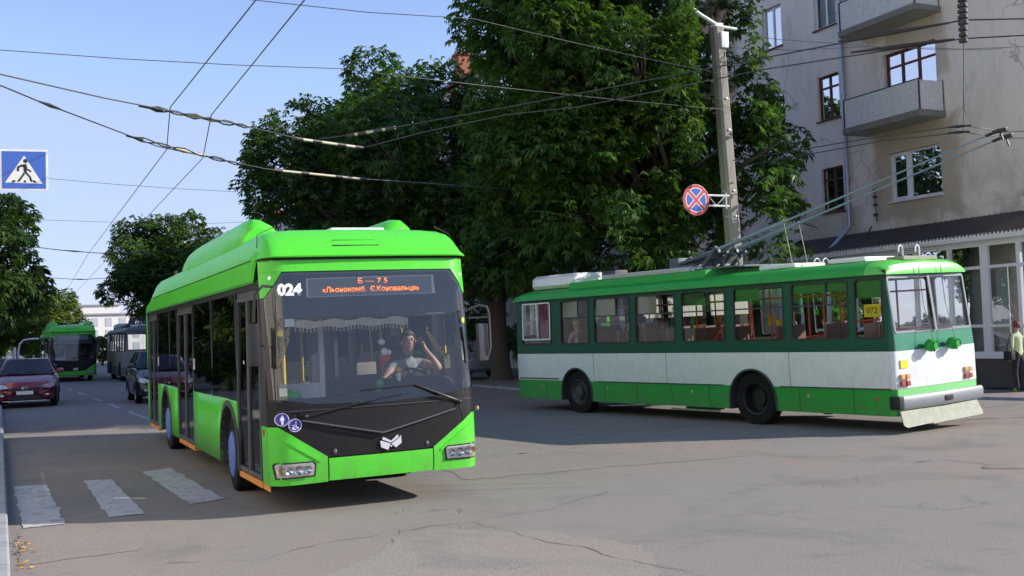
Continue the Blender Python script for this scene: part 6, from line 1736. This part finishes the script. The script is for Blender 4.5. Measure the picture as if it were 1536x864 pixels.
    if badge:
        b = MB()
        for k in range(20):
            a0, a1 = 2 * PI * k / 20, 2 * PI * (k + 1) / 20
            b.tube([(.085 * math.cos(a0), .03, .40 * H + .062 * math.sin(a0)), (.085 * math.cos(a1), .03, .40 * H + .062 * math.sin(a1))], .010, 5)
        b.tube([(-.08, .03, .40 * H + .0), (-.03, .03, .40 * H + .028), (0, .03, .40 * H - .01), (.03, .03, .40 * H + .028), (.08, .03, .40 * H)], .011, 5)
        b.build('badge', M_chrome, root, 60)
    for s in (1,):
        b = MB()
        for q in (-.5, .1): b.tube([(q, yb + .16, zb + .05), (q + .5, yb + .02, zb + .12)], .010, 5)
        b.build('wiper', M_black, root, 60)
    return root
P_maroon = mat('maroon_metallic', (.19, .010, .018), .25, .25, var=.06, coat=.8)
P_silver = mat('silver_metallic', (.42, .42, .44), .3, .6, var=.06, coat=.6)
P_dgrey = mat('dark_grey_blue_metallic', (.018, .022, .030), .28, .4, var=.1, coat=.6)
make_car((.10, 38.9, 0), R(180 - 3), 4.6, 1.95, 1.64, P_maroon, 'maroon crossover car with an oval chrome badge facing the camera at the left kerb', None)
make_car((-.95, 46.2, 0), R(180), 4.5, 1.8, 1.62, P_silver, 'silver grey car parked behind the maroon crossover at the left edge', None, badge=False)
make_car((4.38, 37.0, 0), R(180), 4.5, 1.84, 1.76, P_dgrey, 'dark grey blue car half hidden behind the rear of the lime green trolleybus', None, badge=False)
make_car((17.2, 44.5, .126), R(0), 4.3, 1.75, 1.6, mat('pale_blue_grey_paint', (.22, .25, .30), .3, .2, coat=.5), 'pale blue grey car parked under the chestnuts behind the lime green trolleybus mirror', None, badge=False)
# ------------------------------------------------------------------ people
def person(M, J, E, label, skin_mats, fine=(), hair=None, look=(0, 1, 0), extra=None):
    """J name->(pos, radius); E list of (a, b, material index); one skinned body"""
    names = list(J); idx = {n: i for i, n in enumerate(names)}
    me = bpy.data.meshes.new('person')
    me.from_pydata([J[n][0] for n in names], [(idx[a], idx[c]) for a, c, _ in E], [])
    o = bpy.data.objects.new('person_tmp', me); COL.objects.link(o)
    md = o.modifiers.new('skin', 'SKIN'); md.use_smooth_shade = True; md.branch_smoothing = .6
    for i, n in enumerate(names):
        r = J[n][1]; sv = me.skin_vertices[0].data[i]
        sv.radius = r if isinstance(r, tuple) else (r, r); sv.use_root = (n == 'pelvis')
    sub = o.modifiers.new('sub', 'SUBSURF'); sub.levels = 2; sub.render_levels = 2
    dg = bpy.context.evaluated_depsgraph_get()
    m2 = bpy.data.meshes.new_from_object(o.evaluated_get(dg)); bpy.data.objects.remove(o)
    m2.name = 'person'; m2.materials.clear()
    for mm in skin_mats: m2.materials.append(mm)
    seg = [(Vector(J[a][0]), Vector(J[c][0]), k, max(J[a][1] if not isinstance(J[a][1], tuple) else J[a][1][0], .01)) for a, c, k in E]
    for p in m2.polygons:
        c = p.center; best = None
        for a, d, k, r in seg:
            v = d - a; t = max(0, min(1, (c - a).dot(v) / max(v.length_squared, 1e-9)))
            q = (c - a - v * t).length - r * .5
            if best is None or q < best[0]: best = (q, k)
        p.material_index = best[1]; p.use_smooth = True
    body = bpy.data.objects.new('person', m2); COL.objects.link(body)
    body.matrix_world = M
    tag(body, label, 'person')
    hd = Vector(J['head'][0]); top = Vector(J['crown'][0]); up = (top - hd).normalized()
    fw = Vector(look); fw = (fw - up * fw.dot(up)).normalized(); sd = fw.cross(up)
    ctr = hd.lerp(top, .5)
    Bm = Matrix((sd, fw, up)).transposed().to_4x4()
    b = MB(); T = Matrix.Translation(ctr) @ Bm
    def pt(x, y, z): return T @ Vector((x, y, z))
    if hair is not None:
        vs = b.ball((0, 0, 0), (.092, .108, .115), 14)
        bmesh.ops.translate(b.bm, verts=vs, vec=(0, -.014, .030))
        dead = [v for v in vs if (v.co.y > .045 and v.co.z < .078 and abs(v.co.x) < .075) or v.co.z < -.055 or (v.co.y > .03 and v.co.z < .01)]
        bmesh.ops.delete(b.bm, geom=dead, context='VERTS')
        b.bm.transform(T)
        h = b.build('hair', hair, None, 60, solid=.012); h.parent = body
    f = MB()
    f.tube([pt(0, .088, .02), pt(0, .112, -.018), pt(0, .092, -.028)], [.010, .016, .010], 6)
    for s in (1, -1): f.ball(pt(s * .088, -.005, -.005), (.014, .02, .03), 8)
    o = f.build('face', M_skin, None, 60); o.parent = body
    f = MB()
    for s in (1, -1):
        f.ball(pt(s * .034, .084, .022), (.014, .010, .009), 8); f.tube([pt(s * .02, .09, .045), pt(s * .052, .08, .046)], .006, 5)
    f.build('eye', mat('dark_eye', (.03, .02, .018), .3), None, 60).parent = body
    f = MB(); f.tube([pt(-.026, .088, -.055), pt(0, .095, -.057), pt(.026, .088, -.055)], .007, 6)
    f.build('mouth', mat('lip', (.42, .14, .12), .5), None, 60).parent = body
    return body

def add_hand(J, E, wrist, tag_, palm, along, side, curl, k=0, s=1.0):
    """palm and five fingers grown from a wrist joint"""
    w = Vector(J[wrist][0]); al = Vector(along).normalized(); sd = Vector(side).normalized(); nm = al.cross(sd) * curl
    pc = w + al * .055 * s; pn = tag_ + 'palm'; J[pn] = (pc, (.030 * s, .017 * s)); E.append((wrist, pn, k))
    for i, (o, l) in enumerate(((-.030, .060), (-.010, .075), (.010, .070), (.028, .055))):
        a = pc + al * .035 * s + sd * o * s; c = a + al * l * .5 * s + nm * .012; d = c + al * l * .35 * s + nm * .035
        n0, n1, n2 = (tag_ + 'f%d%d' % (i, q) for q in range(3))
        J[n0] = (a, .0095 * s); J[n1] = (c, .0088 * s); J[n2] = (d, .0075 * s); E += [(pn, n0, k), (n0, n1, k), (n1, n2, k)]
    a = w + al * .03 * s - sd * .034 * s; c = a + al * .04 * s - sd * .022 * s + nm * .012
    J[tag_ + 't0'] = (a, .011 * s); J[tag_ + 't1'] = (c, .009 * s); E += [(wrist, tag_ + 't0', k), (tag_ + 't0', tag_ + 't1', k)]

M_shirtg = mat('grey_check_shirt', (.24, .25, .27), .8, var=.6, scale=22)
M_trou = mat('dark_trousers', (.02, .021, .025), .8)
M_shoe = mat('dark_shoe', (.02, .018, .016), .5)
V3 = lambda *a: a
# driver, leaning on the wheel with one hand at the ear
J = {'pelvis': ((-.72, -1.30, 1.14), (.155, .12)), 'belly': ((-.72, -1.25, 1.28), (.150, .115)), 'chest': ((-.72, -1.13, 1.48), (.155, .11)), 'upper': ((-.72, -1.08, 1.585), (.11, .085)),
     'neck': ((-.72, -1.06, 1.645), .044), 'head': ((-.715, -1.0, 1.728), (.060, .074)), 'mid': ((-.712, -.995, 1.815), (.084, .094)), 'crown': ((-.71, -.99, 1.905), (.058, .066)),
     'lsh': ((-.90, -1.09, 1.565), .062), 'lel': ((-1.02, -.84, 1.50), .046), 'lwr': ((-.885, -.90, 1.715), .030),
     'rsh': ((-.54, -1.08, 1.56), .062), 'rel': ((-.40, -.98, 1.38), .046), 'rwr': ((-.49, -.76, 1.42), .031),
     'lhip': ((-.81, -1.26, 1.10), .085), 'lkn': ((-.84, -.86, 1.08), .060), 'lan': ((-.83, -.78, .66), .042), 'lft': ((-.83, -.64, .62), .035),
     'rhip': ((-.63, -1.26, 1.10), .085), 'rkn': ((-.60, -.86, 1.08), .060), 'ran': ((-.60, -.78, .66), .042), 'rft': ((-.60, -.64, .62), .035)}
E = [('pelvis', 'belly', 1), ('belly', 'chest', 1), ('chest', 'upper', 1), ('upper', 'neck', 1), ('neck', 'head', 0), ('head', 'mid', 0), ('mid', 'crown', 0),
     ('upper', 'lsh', 1), ('lsh', 'lel', 0), ('lel', 'lwr', 0), ('upper', 'rsh', 1), ('rsh', 'rel', 0), ('rel', 'rwr', 0),
     ('pelvis', 'lhip', 2), ('lhip', 'lkn', 2), ('lkn', 'lan', 2), ('lan', 'lft', 3), ('pelvis', 'rhip', 2), ('rhip', 'rkn', 2), ('rkn', 'ran', 2), ('ran', 'rft', 3)]
add_hand(J, E, 'lwr', 'l', None, (.35, -.35, 1), (0, 1, .2), -1, 0, .95)
add_hand(J, E, 'rwr', 'r', None, (-.35, 1, .35), (1, .2, 0), -1, 0, .95)
_c = Vector((-.72, -1.30, 1.10))
for n_ in J:
    p_, r_2 = J[n_]; k_ = 1.13
    J[n_] = (tuple(_c + (Vector(p_) - _c) * k_ + Vector((0, .03, -.045))), tuple(q_ * k_ for q_ in r_2) if isinstance(r_2, tuple) else r_2 * k_)
person(M1, J, E, 'driver in a grey checked shirt holding one hand to the ear behind the windscreen', [M_skin, M_shirtg, M_trou, M_shoe], hair=mat('brown_hair', (.075, .045, .03), .7, bump=.5), look=(.12, 1, -.05))
b = MB(); b.box(-.012, .012, -.035, .035, -.07, .07, .006); b.bm.transform(Matrix.Translation((-.853, -.846, 1.846)) @ Matrix.Rotation(R(15), 4, 'Y'))
placed(b, 'mobile_phone', M_black, M1, 'black phone held against the ear of the trolleybus driver', 'phone')

def seated(M, x, y, z, shirt, hair, label, s=1.0, lean=0.0):
    q = lambda dx, dy, dz: (x + dx, y + dy + lean * dz, z + dz)
    J = {'pelvis': (q(0, 0, .10), (.15, .12)), 'belly': (q(0, .01, .25), (.14, .11)), 'chest': (q(0, .02, .45), (.15, .11)), 'upper': (q(0, .02, .555), (.11, .085)), 'neck': (q(0, .03, .63), .05),
         'head': (q(0, .05, .69), (.066, .076)), 'mid': (q(0, .06, .775), (.078, .09)), 'crown': (q(0, .055, .86), (.056, .064)),
         'lsh': (q(-.18, .02, .535), .058), 'lel': (q(-.22, .10, .28), .044), 'lwr': (q(-.12, .30, .20), .030), 'rsh': (q(.18, .02, .535), .058), 'rel': (q(.22, .10, .28), .044), 'rwr': (q(.12, .30, .20), .030),
         'lhip': (q(-.09, .04, .08), .08), 'lkn': (q(-.11, .44, .10), .058), 'lan': (q(-.11, .48, -.30), .04), 'lft': (q(-.11, .62, -.36), .034), 'rhip': (q(.09, .04, .08), .08), 'rkn': (q(.11, .44, .10), .058), 'ran': (q(.11, .48, -.30), .04), 'rft': (q(.11, .62, -.36), .034)}
    E = [('pelvis', 'belly', 1), ('belly', 'chest', 1), ('chest', 'upper', 1), ('upper', 'neck', 0), ('neck', 'head', 0), ('head', 'mid', 0), ('mid', 'crown', 0), ('upper', 'lsh', 1), ('lsh', 'lel', 1), ('lel', 'lwr', 0), ('upper', 'rsh', 1), ('rsh', 'rel', 1), ('rel', 'rwr', 0),
         ('pelvis', 'lhip', 2), ('lhip', 'lkn', 2), ('lkn', 'lan', 2), ('lan', 'lft', 3), ('pelvis', 'rhip', 2), ('rhip', 'rkn', 2), ('rkn', 'ran', 2), ('ran', 'rft', 3)]
    add_hand(J, E, 'lwr', 'l', None, (.3, 1, -.2), (1, 0, 0), 1, 0, .95); add_hand(J, E, 'rwr', 'r', None, (-.3, 1, -.2), (-1, 0, 0), 1, 0, .95)
    return person(M, J, E, label, [M_skin, shirt, M_trou, M_shoe], hair=hair, look=(0, 1, 0))
seated(M2, -.93, 8.95, 1.33, mat('pink_blouse', (.55, .33, .33), .8), mat('blond_hair', (.50, .34, .14), .6, bump=.4), 'fair haired passenger in a pink top seated near the front of the older trolleybus')
seated(M2, -.93, 6.62, 1.33, mat('brown_top', (.24, .15, .12), .8), M_hair, 'dark haired passenger in a brown top seated midway along the older trolleybus')

# pedestrian cut by the right edge
px_, py_ = 22.32, 18.55
q = lambda dx, dy, dz: (px_ + dx, py_ + dy, .066 + dz)
J = {'pelvis': (q(0, 0, .92), (.155, .12)), 'belly': (q(0, 0, 1.05), (.145, .115)), 'chest': (q(0, .01, 1.28), (.165, .12)), 'upper': (q(0, .01, 1.40), (.12, .09)), 'neck': (q(0, .02, 1.48), .05), 'head': (q(0, .035, 1.53), (.066, .076)), 'mid': (q(0, .04, 1.615), (.078, .09)), 'crown': (q(0, .035, 1.70), (.055, .064)),
     'lsh': (q(-.19, .01, 1.375), .062), 'lel': (q(-.25, -.03, 1.10), .048), 'lwr': (q(-.20, .10, .88), .033), 'rsh': (q(.19, .01, 1.375), .062), 'rel': (q(.25, -.03, 1.10), .048), 'rwr': (q(.22, .06, .86), .033),
     'lhip': (q(-.09, 0, .88), .09), 'lkn': (q(-.10, .03, .48), .062), 'lan': (q(-.11, -.03, .09), .044), 'lft': (q(-.13, .10, .045), .04), 'rhip': (q(.09, 0, .88), .09), 'rkn': (q(.10, .05, .48), .062), 'ran': (q(.11, .05, .09), .044), 'rft': (q(.12, .18, .045), .04)}
E = [('pelvis', 'belly', 1), ('belly', 'chest', 1), ('chest', 'upper', 1), ('upper', 'neck', 0), ('neck', 'head', 0), ('head', 'mid', 0), ('mid', 'crown', 0), ('upper', 'lsh', 1), ('lsh', 'lel', 1), ('lel', 'lwr', 1), ('upper', 'rsh', 1), ('rsh', 'rel', 1), ('rel', 'rwr', 1),
     ('pelvis', 'lhip', 2), ('lhip', 'lkn', 2), ('lkn', 'lan', 2), ('lan', 'lft', 3), ('pelvis', 'rhip', 2), ('rhip', 'rkn', 2), ('rkn', 'ran', 2), ('ran', 'rft', 3)]
add_hand(J, E, 'lwr', 'l', None, (.1, .2, -1), (0, 1, 0), 1, 0, .95); add_hand(J, E, 'rwr', 'r', None, (-.1, .2, -1), (0, 1, 0), -1, 0, .95)
person(Matrix.Identity(4), J, E, 'pedestrian in pale green jacket and dark trousers walking by the shop', [M_skin, mat('pale_green_jacket', (.52, .58, .36), .8, var=.1), M_trou, mat('green_shoe', (.12, .34, .06), .6)], hair=mat('red_brown_hair', (.16, .05, .03), .7), look=(.2, 1, 0))
b = MB(); b.box(px_ - .36, px_ - .22, py_ - .10, py_ + .14, .86, 1.08, .03); b.tube([(px_ - .29, py_ - .06, 1.07), (px_ - .28, py_ + .0, 1.30), (px_ - .20, py_ + .02, 1.53), (px_ - .28, py_ + .06, 1.28), (px_ - .29, py_ + .1, 1.07)], .012, 6)
tag(b.build('shoulder_bag', M_black, None, 40), 'black shoulder bag hanging at the side of the pedestrian at the right edge', 'bag')
